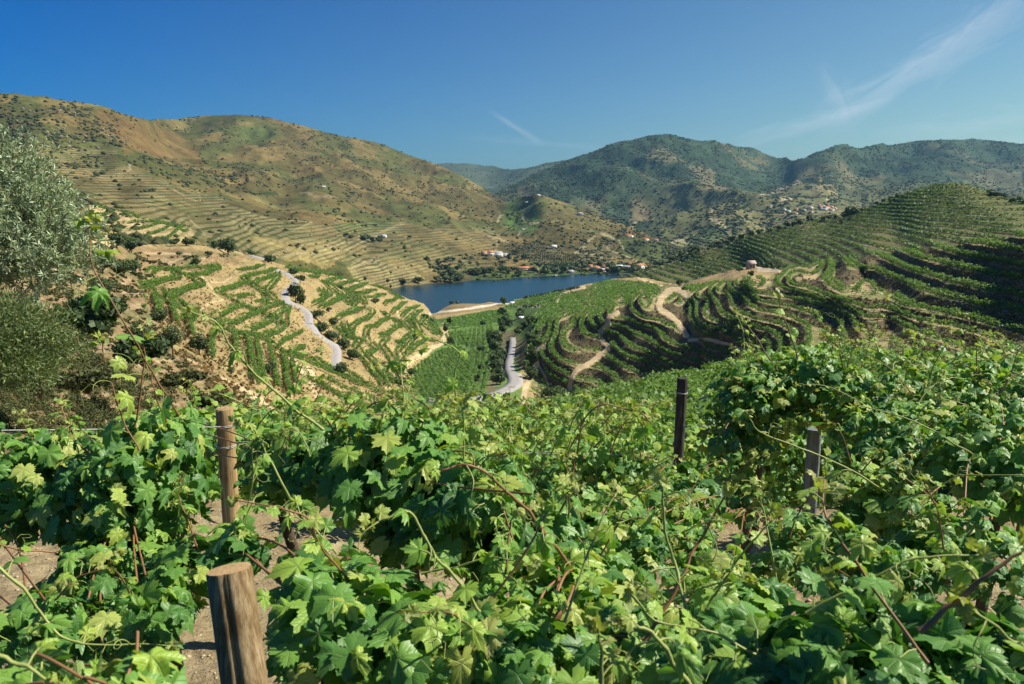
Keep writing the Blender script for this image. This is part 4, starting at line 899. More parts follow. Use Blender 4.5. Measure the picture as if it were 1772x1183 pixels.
_a = Acc(); _px = -100 + RNG.random(9000) * 540; _py = 428 + 330 * RNG.random(9000)
_k = inpoly(_px, _py, [(-140, 430), (430, 442), (290, 462), (245, 500), (285, 600), (440, 720), (420, 800), (-140, 800)]) & (RNG.random(9000) < .2 + .8 * sstep(0, .25, fbm(_px / 25, _py / 15, 3)))
for p in L5.at(_px[_k], _py[_k]):
    r_ = (.15 + .5 * RNG.random() ** 2) * (1 + p[1] / 250); s_ = max(.035, p[1] * .0016)
    V, Fq, v_ = crown_clumps(p + [0, 0, r_ * .4], r_, r_ * .7, int(min(90, 14 + 8 * (r_ / s_) ** 1.3)), s_, 4); _a.add(V, Fq, v_ * .9)
_px = 240 + RNG.random(15000) * 540; _py = 445 + 290 * RNG.random(15000)
_k = inpoly(_px, _py, [(235, 450), (430, 445), (730, 525), (775, 560), (775, 600), (700, 720), (420, 740), (290, 600), (235, 500)]) & (RNG.random(15000) < .25 + .7 * sstep(-.1, .3, fbm(_px / 15, _py / 8, 3)))
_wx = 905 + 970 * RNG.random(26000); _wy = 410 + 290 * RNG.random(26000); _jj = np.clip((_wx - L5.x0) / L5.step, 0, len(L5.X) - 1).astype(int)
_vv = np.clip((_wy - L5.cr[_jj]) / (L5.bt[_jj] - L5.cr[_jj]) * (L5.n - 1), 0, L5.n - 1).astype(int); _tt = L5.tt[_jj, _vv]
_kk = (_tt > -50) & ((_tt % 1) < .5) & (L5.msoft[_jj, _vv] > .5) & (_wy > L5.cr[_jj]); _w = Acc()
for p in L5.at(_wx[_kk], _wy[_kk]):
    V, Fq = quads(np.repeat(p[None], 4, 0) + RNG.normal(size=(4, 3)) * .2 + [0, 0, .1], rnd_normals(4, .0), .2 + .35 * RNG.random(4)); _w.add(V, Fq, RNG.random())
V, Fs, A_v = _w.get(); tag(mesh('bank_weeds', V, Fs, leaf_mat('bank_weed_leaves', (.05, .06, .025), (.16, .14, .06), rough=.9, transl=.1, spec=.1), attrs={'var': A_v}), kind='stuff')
_b = Acc()
for p in L5.at(_px[_k], _py[_k]):
    V, Fq = quads(np.repeat(p[None], 3, 0) + RNG.normal(size=(3, 3)) * .15 + [0, 0, .12], rnd_normals(3, .1), .25 + .35 * RNG.random(3)); _b.add(V, Fq, RNG.random())
V, Fs, A_v = _b.get(); tag(mesh('dry_tufts', V, Fs, leaf_mat('dry_tuft_grass', (.10, .09, .04), (.30, .22, .11), rough=.9, transl=.1, spec=.1), attrs={'var': A_v}), kind='stuff')
V, Fs, A_v = _a.get(); tag(mesh('slope_scrub', V, Fs, M_scrub, attrs={'var': A_v}), kind='stuff')
# olive grove across the river: gridded dots
def grove(poly, dx, dy, name='olive_grove'):
    xs = np.arange(860, 1012, dx); ys = np.arange(424, 468, dy); a = Acc()
    for y in ys:
        for x in xs + (y * 1.3 % dx):
            if inpoly(np.array(x), np.array(y), poly):
                p = L2.at(x + RNG.normal() * .4, y + RNG.normal() * .3); V, Fq, var = crown_clumps(p + [0, 0, 1.6], 1.9, 1.6, 14, 1.5, 3); a.add(V, Fq, var)
    V, Fs, A = a.get(); tag(mesh(name, V, Fs, M_tree, attrs={'var': A}), kind='stuff')
grove([(872, 432), (960, 426), (1000, 436), (1006, 464), (930, 460), (890, 444)], 3.6, 2.7)

# ------------------------------------------------------------------ buildings
M_white = simple('white_wash', (.80, .78, .73), .85, .2, .12, .8); M_cream = simple('cream_render', (.62, .54, .42), .9, .2, .2, .8)
M_tile = simple('clay_tiles', (.50, .20, .09), .9, .2, .3, .9); M_grey = simple('grey_roof', (.42, .40, .38), .9, .2, .2, .9); M_dark = simple('dark_opening', (.03, .03, .035), .4, .5)
M_stone = simple('rubble_stone', (.42, .33, .27), .95, .1, .4, 1.5)
def house(layer, px, py, wpx, hpx, label, cat='house', wall=None, roof=None, dep=.7, rz=0.0, nwin=3, group=None, name='house', hip=True):
    b = layer.at(px, py); b = b + np.array([0, 0, -.4]); D = b[1]; w = wpx * D / F / 2; h = hpx * D / F; d = w * dep; hw = h * .68
    wall = wall or M_white; roof = roof or M_tile
    h_ = empty(name, b, label, cat, group); cs, sn = math.cos(rz), math.sin(rz)
    rot = lambda V: np.stack([V[:, 0] * cs - V[:, 1] * sn, V[:, 0] * sn + V[:, 1] * cs, V[:, 2]], 1) + b
    V, Fq = box((0, 0, hw / 2), (w, d, hw / 2)); child('wall', rot(V), Fq, wall, h_)
    e = .35; in_ = .35 * w if hip else 0
    V = np.array([[-w - e, -d - e, hw], [w + e, -d - e, hw], [w + e, d + e, hw], [-w - e, d + e, hw], [-w - e + in_, 0, h], [w + e - in_, 0, h], [-w - e, -d - e, hw - .2], [w + e, -d - e, hw - .2], [w + e, d + e, hw - .2], [-w - e, d + e, hw - .2]])
    child('roof', rot(V), [np.array([[0, 1, 5, 4], [2, 3, 4, 5], [6, 7, 1, 0], [7, 8, 2, 1], [8, 9, 3, 2], [9, 6, 0, 3], [9, 8, 7, 6]]), np.array([[1, 2, 5], [3, 0, 4]])], roof, h_)
    for k in range(nwin):
        x = -w + 2 * w * (k + .5) / nwin
        if k == nwin // 2: V, Fq = box((x, -d - .03, hw * .32 + .02), (min(.6, w / nwin * .5), .06, hw * .32)); child('door', rot(V), Fq, M_dark, h_)
        else: V, Fq = box((x, -d - .03, hw * .55), (min(.5, w / nwin * .45), .06, hw * .18)); child('window', rot(V), Fq, M_dark, h_)
    return h_
H_ = [(664, 409, 11, 7, 'lone white house on the hillside left of the river bend', M_white, M_grey), (838, 444, 9, 7, 'orange roofed building at the left end of the white farm complex', M_cream, M_tile), (849, 444, 9, 8, 'tall white farmhouse in the middle of the farm complex', M_white, M_tile), (862, 445, 14, 9, 'largest white building of the farm complex', M_white, M_grey),
      (874, 444, 9, 6, 'low white building at the right end of the farm complex', M_white, M_grey), (856, 440, 8, 6, 'small orange roofed house behind the farm complex', M_cream, M_tile), (958, 432, 13, 5, 'long white shed above the olive grove', M_white, M_white),
      (906, 468, 20, 6, 'long low house with orange roof behind the river trees', M_cream, M_tile), (924, 469, 14, 7, 'shorter house with orange roof beside the long one', M_cream, M_tile), (988, 474, 9, 5, 'blue grey boathouse at the water edge', M_grey, M_grey),
      (1033, 470, 9, 8, 'white village house near the shore, leftmost of the riverside village', M_white, M_tile), (1042, 471, 9, 6, 'white village house low on the shore', M_white, M_grey), (1052, 468, 10, 5, 'pink roofed village house', M_cream, M_tile), (1046, 463, 8, 5, 'small village house up the slope with orange roof', M_cream, M_tile), (1022, 463, 7, 5, 'small pale house left of the village', M_cream, M_tile),
      (1072, 465, 12, 7, 'white house in the middle of the riverside village', M_white, M_white), (1084, 466, 12, 7, 'long white village building with grey roof', M_white, M_grey), (1096, 462, 12, 6, 'village house with wide orange roof', M_cream, M_tile), (1106, 464, 14, 8, 'large orange roofed village house', M_white, M_tile), (1118, 462, 10, 6, 'village house at the right end of the riverside village', M_white, M_tile), (1090, 458, 8, 5, 'small orange roofed house behind the village', M_cream, M_tile),
      (932, 339, 6, 3, 'tiny white building on top of the middle spur', M_white, M_white), (1004, 372, 10, 5, 'house with white wall on the flank of the middle spur', M_white, M_grey), (912, 350, 8, 3, 'long low pale shed in the side valley', M_white, M_grey), (560, 330, 8, 3, 'small white hut high on the left mountain', M_white, M_white), (223, 284, 5, 3, 'tiny white hut on the terraced knoll', M_white, M_grey), (905, 400, 7, 3, 'pale shed beside the side valley track', M_white, M_grey)]
for px, py, w, h, lb, wl_, rf_ in H_: house(L2, px, py, w * (1.15 if py > 438 and px > 820 else .85), h * (1.2 if py > 438 and px > 820 else .95), lb, wall=wl_, roof=rf_, rz=RNG.normal() * .3, cat='shed' if 'shed' in lb or 'hut' in lb or 'boathouse' in lb else 'house')
for k_ in range(26):
    px = 1402 + 62 * RNG.random() ** .8 if k_ < 20 else 1350 + 50 * RNG.random(); py = 368 - (px - 1400) * .06 + RNG.normal() * 3
    house(L1, px, py, 4 + 3 * RNG.random(), 3.6 + 1.2 * RNG.random(), 'small white or tiled house in the far hill village right of centre', group='houses of the far hill village', wall=M_white if k_ % 3 else M_cream, roof=M_tile if k_ % 2 else M_grey, nwin=0, rz=RNG.normal() * .5)
for px, py, w, h, lb in ((1088, 406, 14, 6, 'long orange roofed house above the riverside village'), (1118, 413, 10, 6, 'white walled house with orange roof above the village'), (1270, 400, 8, 4, 'pale farm building on the right foothill'), (1228, 360, 5, 4, 'tiny pale house on the foothill track'), (1135, 418, 8, 4, 'small white house right of the orange roofed one')):
    house(L1 if px > 1150 else L2, px, py, w, h, lb, rz=RNG.normal() * .3)
hut = house(L5, 1299, 466, 13, 16, 'ruined stone hut with a pale wall on the bare knoll', cat='hut', wall=M_stone, roof=M_stone, dep=.8, rz=.3, nwin=2, name='stone_hut', hip=False)
house(L5, 902, 552, 9, 6, 'small pale roofed shed among the valley trees', cat='shed', wall=M_white, roof=M_white); house(L5, 886, 527, 8, 6, 'white boathouse at the river landing', cat='shed', roof=M_white)
for px, py, lb in ((960, 476, 'white boat moored at the far shore'),):
    b = L2.at(px, 478); b[2] = RZ; b_ = empty('boat', b, lb, 'boat')
    xs_ = np.linspace(-4, 4, 9); V = []
    for x in xs_:
        wd = 1.3 * (1 - (abs(x) / 4.3) ** 2.4); V += [[x, -wd, 1.0 + .05 * x], [x, -wd * .5, 0], [x, wd * .5, 0], [x, wd, 1.0 + .05 * x]]
    i = np.arange(8)[:, None] * 4; j = np.arange(4)[None]; Fq = np.stack([i + j, i + (j + 1) % 4, i + 4 + (j + 1) % 4, i + 4 + j], -1).reshape(-1, 4)
    child('hull', np.array(V) + b, Fq, M_white, b_); V, Fq = box((.5, 0, 1.4), (1.3, .9, .5)); child('cabin', V + b, Fq, M_white, b_)
# vineyard row posts seen on the left slope
for px, y0, y1 in ((431, 499, 490), (425, 523, 512), (402, 475, 469), (405, 473, 467), (436, 524, 514), (418, 488, 483)):
    b = L5.at(px, y0); h = (y0 - y1) * b[1] / F; V, Fq = tube([b - [0, 0, .4], b + [0, 0, h * .5], b + [0.05, 0, h]], [.12, .11, .09], 6)
    tag(mesh('wooden_stake', V, Fq, M_bark, loc=b), 'dark wooden stake standing on the bare tan terrace', 'stake', 'dark stakes on the tan terraces')
# ------------------------------------------------------------------ foreground vines
def leaf_template(nout, seed, rings=True):
    r_ = np.random.default_rng(seed)
    lob = [(0, 1.0, .34), (.95, .86, .30), (-.95, .86, .30), (1.95, .66, .32), (-1.95, .66, .32)]
    th = np.linspace(-math.pi, math.pi, nout, endpoint=False) + math.pi / nout
    R = np.full(nout, .60)
    for a, L, w in lob:
        a += r_.normal() * .06; L *= 1 + r_.normal() * .06
        R = np.maximum(R, L * np.maximum(0, 1 - (np.abs(th - a) / (w * 2.0)) ** 1.3 * .55) * (np.abs(th - a) < w * 1.9))
    sin_ = np.abs(np.abs(th) - math.pi); R *= .30 + .70 * sstep(0, .36, sin_)
    if nout >= 30: R *= 1 + .085 * np.where(np.arange(nout) % 2 == 0, 1, -1) + .03 * r_.normal(size=nout)
    out = np.stack([R * np.cos(th), R * np.sin(th)], 1)
    P2 = [np.zeros((1, 2))]; Fc = []
    n = nout; k = np.arange(n); k2 = (k + 1) % n
    if rings:
        P2 += [out * .55, out]
        Fc.append(np.stack([k * 0, 1 + k, 1 + k2], 1)); Fc.append(np.stack([1 + k, 1 + n + k, 1 + n + k2], 1)); Fc.append(np.stack([1 + k, 1 + n + k2, 1 + k2], 1))
    else:
        P2 += [out]; Fc.append(np.stack([k * 0, 1 + k, 1 + k2], 1))
    uv = np.concatenate(P2); Fc = np.concatenate(Fc)
    rr = np.hypot(uv[:, 0], uv[:, 1]); tt = np.arctan2(uv[:, 1], uv[:, 0])
    dv = np.min([np.abs(tt - a) for a in (0, .95, -.95, 1.95, -1.95)], 0)
    z = .16 * rr * sstep(0, .45, dv) - (.22 + .2 * r_.random()) * rr ** 2 + .10 * r_.random() * rr * np.sin(3 * tt + 6 * r_.random()) + .07 * rr ** 2 * np.sin(7 * tt + 6 * r_.random())
    z += -.25 * r_.random() * np.abs(uv[:, 1]) ** 1.5 + .10 * r_.normal() * uv[:, 0] ** 2
    return np.c_[uv, z], Fc, uv
TH_ = [leaf_template(44, 100 + i) for i in range(18)]; TM_ = [leaf_template(22, 200 + i) for i in range(8)]; TL_ = [leaf_template(10, 300 + i, False) for i in range(6)]
def place_leaves(cen, nrm, tip, size, var, temps, rng=RNG):
    Vs, Fs, Us, As = [], [], [], []; off = 0; which = rng.integers(0, len(temps), len(cen))
    nrm = nrm / (np.linalg.norm(nrm, axis=1, keepdims=True) + 1e-9); tip = tip - (tip * nrm).sum(1, keepdims=True) * nrm
    tip = tip / (np.linalg.norm(tip, axis=1, keepdims=True) + 1e-9); sid = np.cross(nrm, tip)
    for w in range(len(temps)):
        m = which == w
        if not m.any(): continue
        T, Fc, uv = temps[w]; s = size[m][:, None, None]
        T2 = T[None] * np.stack([np.ones(m.sum()), .85 + .3 * rng.random(m.sum()), .4 + 2.6 * rng.random(m.sum()) ** 1.4], 1)[:, None]
        V = cen[m][:, None] + s * (T2[..., 0:1] * tip[m][:, None] + T2[..., 1:2] * sid[m][:, None] + T2[..., 2:3] * nrm[m][:, None])
        Vs.append(V.reshape(-1, 3)); Fs.append((Fc[None] + off + len(T) * np.arange(m.sum())[:, None, None]).reshape(-1, 3)); off += len(T) * m.sum()
        Us.append(np.tile(uv, (m.sum(), 1))); As.append(np.repeat(var[m], len(T)))
    return np.concatenate(Vs), np.concatenate(Fs), np.concatenate(Us), np.concatenate(As)
def vine_leaf_mat():
    m = mat_new('grape_leaves'); g = G(m); uv = g.n('ShaderNodeSeparateXYZ'); g.put(uv.inputs[0], g.attr('luv', 'Vector')); x, y = uv.outputs[0], uv.outputs[1]; v = g.attr('var', 'Fac')
    vein = None; sec = None
    for a in (0, .95, -.95, 1.95, -1.95):
        dt = g.math('ADD', g.math('MULTIPLY', x, math.cos(a)), g.math('MULTIPLY', y, math.sin(a)))
        cr = g.math('ABSOLUTE', g.math('SUBTRACT', g.math('MULTIPLY', y, math.cos(a)), g.math('MULTIPLY', x, math.sin(a))))
        on = g.math('GREATER_THAN', dt, 0.0)
        ln = g.math('MULTIPLY', g.math('SUBTRACT', 1.0, g.math('DIVIDE', cr, .024), clamp=True), on)
        s_ = g.math('ABSOLUTE', g.math('SUBTRACT', g.math('FRACT', g.math('MULTIPLY', g.math('SUBTRACT', dt, g.math('MULTIPLY', cr, .95)), 6.5)), .5))
        nr = g.math('MULTIPLY', g.math('LESS_THAN', cr, g.math('MULTIPLY', dt, .51)), on)
        s_ = g.math('MULTIPLY', g.math('SUBTRACT', 1.0, g.math('MULTIPLY', s_, 9.0), clamp=True), nr)
        vein = ln if vein is None else g.math('MAXIMUM', vein, ln); sec = s_ if sec is None else g.math('MAXIMUM', sec, s_)
    pos = g.n('ShaderNodeNewGeometry'); nz = g.noise(60, 4, .6, vec=pos.outputs['Position']); nz2 = g.noise(9, 3, .6, vec=pos.outputs['Position'])
    c = g.ramp(v, [(0.0, (.030, .10, .034)), (.40, (.075, .205, .038)), (.62, (.145, .31, .05)), (.84, (.30, .44, .06)), (1.0, (.38, .40, .12))])
    c = g.mix(g.math('MULTIPLY', g.math('SUBTRACT', nz2, .4), 1.5, clamp=True), c, g.mix(1.0, c, (1.25, 1.1, .85), 'MULTIPLY'))
    c = g.mix(g.math('MULTIPLY', g.math('MAXIMUM', vein, g.math('MULTIPLY', sec, .35)), .55), c, (.19, .30, .10))
    spots = g.math('GREATER_THAN', g.noise(38, 3, .7, vec=pos.outputs['Position']), .70); c = g.mix(g.math('MULTIPLY', spots, .45), c, (.14, .11, .04))
    c2 = g.mix(pos.outputs['Backfacing'], c, g.mix(.45, c, (.16, .22, .13)))
    h = g.math('ADD', g.math('MULTIPLY', nz, .5), g.math('SUBTRACT', 1.0, g.math('MAXIMUM', vein, g.math('MULTIPLY', sec, .6))))
    tcol = g.mix(1.0, c, (1.7, 1.75, .55), 'MULTIPLY')
    g.surf(c2, .45, .42, g.bump(h, .5, .003), .25, tcol); return m
M_leaf = vine_leaf_mat()
M_cane_g = simple('green_cane', (.30, .34, .09), .5, .4, .35, 30); M_cane_r = simple('red_brown_cane', (.26, .13, .055), .5, .4, .4, 30); M_trunk = simple('vine_trunk', (.10, .075, .05), .95, .1, .5, 40, .8, .01)
M_tuft = leaf_mat('young_shoot_leaves', (.30, .33, .09), (.48, .47, .17), transl=.4)
def tendril(p, d, L, curl):
    t = np.linspace(0, 1, 16); d = d / np.linalg.norm(d); a = np.cross(d, [0.2, .5, .8]); a /= np.linalg.norm(a); b = np.cross(d, a)
    ang = curl * t ** 2.2 * 5; rad = L * .22 * t ** 1.5
    return p + d * (L * (t - .3 * t ** 3))[:, None] + a * (rad * np.sin(ang))[:, None] + b * (rad * (1 - np.cos(ang)))[:, None] + np.array([0, 0, -.25 * L]) * (t ** 2)[:, None]
def make_shoot(root, pts, r0, name='shoot', red=True, nl=6, ls=.045, tend=3, tipsize=1.0, k=7, lod=None):
    """a cane with alternate leaves, tendrils and a pale growing tip; parts of `root`"""
    q = spline(pts, k); n = len(q); q = q + np.c_[fbm(np.arange(n) * .35 + pts[0][0] * 50, np.zeros(n), 2), fbm(np.arange(n) * .35 + 9, np.ones(n) * 3, 2), fbm(np.arange(n) * .35 + 30, np.ones(n) * 7, 2)] * r0 * 1.3
    rr = r0 * np.linspace(1, .45, n); rr[::k] *= 1.25
    V, Fq = tube(q, rr, 7); sh = child(name, V, Fq, M_cane_r if red else M_cane_g, root)
    D = float(np.mean(q[:, 1])); T = np.gradient(q, axis=0); T /= np.linalg.norm(T, axis=1, keepdims=True)
    cen, nr, tp, sz, vr = [], [], [], [], []; st = Acc()
    for i in range(nl):
        u = (i + .6) / nl; j = int(u * (n - 1)); sd = np.cross(T[j], [0, 0, 1]) * (1 if i % 2 else -1) + RNG.normal(size=3) * .35
        pe = ls * (1.1 - .6 * u); e = q[j] + sd / (np.linalg.norm(sd) + 1e-6) * pe + [0, 0, .3 * pe]
        st.add(*tube([q[j], (q[j] + e) / 2 + [0, 0, .1 * pe], e], [r0 * .45] * 3, 5))
        cen.append(e); nr.append(np.array([0, -.25, .9]) + RNG.normal(size=3) * .45); tp.append(sd + [0, 0, -.6]); sz.append(ls * (1.0 - .55 * u) * (.85 + .3 * RNG.random())); vr.append(.62 + .33 * u + .08 * RNG.normal())
    for i in range(5):   # folded pale leaves at the growing tip
        cen.append(q[-1] + RNG.normal(size=3) * ls * .22); nr.append(RNG.normal(size=3)); tp.append(T[-1] * .8 + RNG.normal(size=3) * .6); sz.append(ls * (.28 + .2 * RNG.random()) * tipsize); vr.append(.93 + .07 * RNG.random())
    V, Fc, U, A = place_leaves(np.array(cen), np.array(nr), np.array(tp), np.array(sz), np.clip(np.array(vr), 0, 1), TH_ if D < 2.4 else TM_)
    child('leaves', V, Fc, M_leaf, root, attrs={'luv': U, 'var': A}, smooth=True)
    ta = Acc()
    for i in range(tend):
        j = int((.25 + .7 * RNG.random()) * (n - 1)); d = T[j] * .5 + RNG.normal(size=3) * .8; ta.add(*tube(tendril(q[j], d, ls * (1.8 + 1.6 * RNG.random()), 1 + 1.5 * RNG.random()), r0 * np.linspace(.42, .2, 16), 5))
    if tend: V, Fs, _ = ta.get(); child('tendril', V, Fs, M_cane_g, root)
    V, Fs, _ = st.get(); child('petiole', V, Fs, M_cane_g, root)
    return sh
def grapevine(label, blobs, lsize, seed, nshoots=4, group=None, temps=None, shoot_len=.35, ybias=0.0, base=None, vmean=.42):
    """blobs: (px, py, D, half width px, half height px, half depth m, number of leaves)"""
    rng = np.random.default_rng(seed)
    c0_ = P(blobs[0][0], blobs[0][1], blobs[0][2]); b0 = onground(c0_[0] + .05, c0_[1] + .1) if base is None else base
    root = empty('grapevine', b0, label, 'grapevine', group)
    cen, nr, tp, sz, vr = [], [], [], [], []; tops = []
    lsize = lsize * .80
    for px, py, D, hw, hh, hd, n in blobs:
        n = int(n * 1.22)
        c = P(px, py, D); rx, rz_ = hw * D / F, hh * D / F
        d = rng.normal(size=(n, 3)); d /= np.linalg.norm(d, axis=1, keepdims=True); r = rng.random(n) ** .42
        p = c + d * r[:, None] * np.array([rx, hd, rz_]) * (1 + .35 * fbm(d[:, 0] * 2.3 + seed, d[:, 2] * 2.3 + d[:, 1], 2))[:, None]
        gz = zground(p[:, 0], p[:, 1]); p[:, 2] = np.maximum(p[:, 2], gz + .12)
        nn = d * .55 + np.array([.12, -.10, .75]) + rng.normal(size=(n, 3)) * .42
        t_ = d * np.array([1, 1, .3]) + np.array([0, -.25, -.55]) + rng.normal(size=(n, 3)) * .6
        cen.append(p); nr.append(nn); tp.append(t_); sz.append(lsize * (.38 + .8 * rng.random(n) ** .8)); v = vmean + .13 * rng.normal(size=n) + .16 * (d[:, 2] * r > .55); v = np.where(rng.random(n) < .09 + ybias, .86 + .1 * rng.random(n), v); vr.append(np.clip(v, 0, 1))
        tops.append((c, rx, hd, rz_))
    cen = np.concatenate(cen); D0 = blobs[0][2]; nr, tp, sz, vr = [np.concatenate(q) for q in (nr, tp, sz, vr)]
    # leaves dropped where they hide posts or bare soil from the camera
    kx = cen[:, 0] / cen[:, 1] ; kz = cen[:, 2] / cen[:, 1]; keep = np.ones(len(cen), bool)
    for x0, y0, x1, y1, dm in ((362, 690, 412, 878, 3.9), (1160, 640, 1198, 790, 6.1), (1393, 735, 1424, 880, 5.2), (335, 940, 485, 1230, 1.5), (430, 870, 590, 950, 9), (-50, 925, 105, 1010, 9), (1235, 900, 1330, 955, 9)):
        pa, pb = P(x0, y0, 1.0), P(x1, y1, 1.0); keep &= ~((kx > pa[0]) & (kx < pb[0]) & (kz < pa[2]) & (kz > pb[2]) & (cen[:, 1] < dm) & (rng.random(len(cen)) < .975))
    cen, nr, tp, sz, vr = [q[keep] for q in (cen, nr, tp, sz, vr)]
    V, Fc, U, A = place_leaves(cen, nr, tp, sz, vr, temps or (TH_ if D0 < 2.9 else TM_), rng)
    child('foliage', V, Fc, M_leaf, root, attrs={'luv': U, 'var': A}, smooth=True)
    a = Acc(); top = tops[0][0]; q = spline([b0 - [0, 0, .1], b0 * .6 + np.array([top[0], top[1], b0[2] * .4 + top[2] * .6]) * .4 + rng.normal(size=3) * .05, top * .8 + b0 * .2 + rng.normal(size=3) * .04, top], 6)
    a.add(*tube(q, np.linspace(.034, .014, len(q)) * (1 + .2 * fbm(np.arange(len(q)) * .9, np.zeros(len(q)), 2)), 9))
    V, Fs, _ = a.get(); child('trunk', V, Fs, M_trunk, root, smooth=True)
    ca = Acc()
    for c, rx, hd, rz_ in tops:
        for _ in range(3):
            e = c + rng.normal(size=3) * np.array([rx, hd, rz_]) * .45; ca.add(*tube(spline([top - [0, 0, .03], (top + e) / 2 + rng.normal(size=3) * .03, e], 8), .0032 if D0 > 1 else .002, 6))
    V, Fs, _ = ca.get(); child('cane', V, Fs, M_cane_r, root)
    # stems of scattered inner leaves
    k = rng.choice(len(cen), min(len(cen), 90), replace=False); pa = Acc()
    for i in k:
        j = np.argmin([np.linalg.norm(cen[i] - t[0]) for t in tops]); d = tops[j][0] - cen[i] - [0, 0, .02]; d /= np.linalg.norm(d) + 1e-6
        pa.add(*tube([cen[i], cen[i] + d * .035 + [0, 0, -.008], cen[i] + d * .075 + [0, 0, -.03]], .0016, 4))
    V, Fs, _ = pa.get(); child('petiole', V, Fs, M_cane_g, root)
    for s_ in range(nshoots):
        c, rx, hd, rz_ = tops[s_ % len(tops)]
        st = c + np.array([rng.uniform(-.8, .8) * rx, rng.uniform(-.6, .6) * hd, rz_ * rng.uniform(.3, .9)]); L = shoot_len * rng.uniform(.5, 1.1)
        dr = np.array([rng.normal() * .7, rng.normal() * .5 - .1, .75]); dr /= np.linalg.norm(dr)
        make_shoot(root, [st, st + dr * L * .4, st + dr * L * .75 + rng.normal(size=3) * .05 * L + [0, 0, -.04 * L], st + dr * L + [rng.normal() * .12 * L, 0, -.14 * L]], .0028 * (1 + .2 * (D0 > 3)), red=rng.random() < .55, nl=int(4 + L * 12), ls=lsize * .62, tend=3)
    return root
EXTRA = {}
g_l = grapevine('broad dark grapevine at the far left edge above the pale soil patch', [(-60, 830, 2.8, 150, 110, .3, 330), (70, 810, 2.7, 110, 70, .25, 230), (10, 890, 2.6, 90, 50, .2, 120), (70, 1085, 1.9, 100, 55, .16, 90)], .062, 1, 5)
g_l2 = grapevine('dark shaded grapevine left of the two round wooden posts', [(230, 860, 2.55, 130, 120, .28, 420), (250, 770, 2.6, 100, 60, .25, 240), (200, 980, 2.3, 130, 60, .2, 200), (220, 1075, 2.0, 105, 60, .18, 130), (310, 1000, 2.2, 60, 70, .2, 90)], .062, 2, 6)
g_c1 = grapevine('large leaved grapevine right behind the far round post', [(515, 790, 2.9, 105, 60, .3, 270), (580, 780, 2.6, 120, 60, .25, 250), (300, 735, 4.4, 60, 25, .2, 90)], .066, 3, 8, ybias=.06)
g_c2 = grapevine('big leafy grapevine in the middle of the foreground', [(690, 800, 2.3, 140, 80, .25, 260), (810, 855, 2.1, 120, 80, .25, 210), (900, 935, 2.1, 120, 85, .25, 190), (730, 900, 2.2, 110, 70, .2, 150)], .070, 4, 9, ybias=.04)
g_c3 = grapevine('grapevine right of the middle below the dark post', [(1060, 930, 2.9, 140, 70, .3, 270), (1165, 905, 3.3, 100, 55, .3, 180), (1010, 1000, 2.3, 120, 70, .2, 150), (1175, 838, 3.6, 70, 32, .2, 110)], .062, 5, 9, ybias=.07)
g_b1 = grapevine('broad leaved grapevine along the bottom edge right of the near post', [(610, 1080, 1.55, 160, 100, .22, 120), (760, 1120, 1.45, 170, 90, .22, 120), (540, 1010, 1.75, 90, 70, .2, 60), (425, 935, 1.9, 55, 30, .12, 50)], .072, 6, 5, vmean=.5)
g_b2 = grapevine('grapevine with star shaped leaves at the bottom centre', [(930, 1110, 1.45, 150, 80, .2, 100), (1090, 1110, 1.5, 150, 80, .2, 100), (960, 1010, 1.75, 120, 60, .2, 80)], .070, 7, 6, vmean=.52)
g_b3 = grapevine('dark blurred grapevine in the lower right corner', [(1330, 1150, 1.2, 180, 60, .18, 80), (1500, 1140, 1.1, 190, 60, .16, 80), (1680, 1130, 1.1, 170, 70, .16, 70), (1260, 1060, 1.8, 130, 60, .2, 90)], .078, 8, 3, vmean=.4)
g_r1 = grapevine('tall grapevine hump between the dark post and the square post', [(1310, 690, 4.9, 90, 80, .5, 480), (1390, 650, 4.9, 90, 60, .5, 360), (1280, 760, 4.7, 70, 50, .4, 160), (1450, 690, 4.8, 90, 70, .5, 300)], .066, 9, 16, ybias=.12, shoot_len=.55)
g_r2 = grapevine('bright grapevine bank on the right with long yellow canes', [(1540, 780, 3.9, 130, 90, .45, 520), (1620, 700, 4.3, 130, 70, .45, 460), (1500, 880, 3.4, 110, 80, .3, 280)], .064, 10, 16, ybias=.12, shoot_len=.5)
g_r3 = grapevine('grapevine filling the right edge of the view', [(1720, 800, 3.2, 120, 110, .4, 420), (1740, 680, 4.2, 100, 60, .4, 260), (1660, 950, 2.6, 140, 80, .3, 240)], .064, 11, 10, ybias=.08, shoot_len=.5)
g_r4 = grapevine('low grapevine around the foot of the square post', [(1290, 870, 4.4, 70, 60, .35, 170), (1370, 950, 3.2, 110, 70, .3, 230), (1230, 990, 2.8, 80, 60, .25, 130), (1500, 990, 2.5, 130, 70, .25, 190)], .060, 12, 8, ybias=.06)
g_r5 = grapevine('far grapevine on the crest at the right edge', [(1800, 640, 6.5, 120, 40, .6, 420), (1680, 640, 6.3, 110, 35, .6, 380), (1570, 640, 6.2, 80, 32, .5, 220)], .062, 13, 14, ybias=.15, shoot_len=.5, temps=TL_)
g_n = grapevine('blurred pale grapevine nearest the camera in the lower left corner', [(230, 1190, .85, 110, 42, .08, 24), (60, 1200, .9, 120, 50, .08, 26)], .055, 14, 0, vmean=.6)
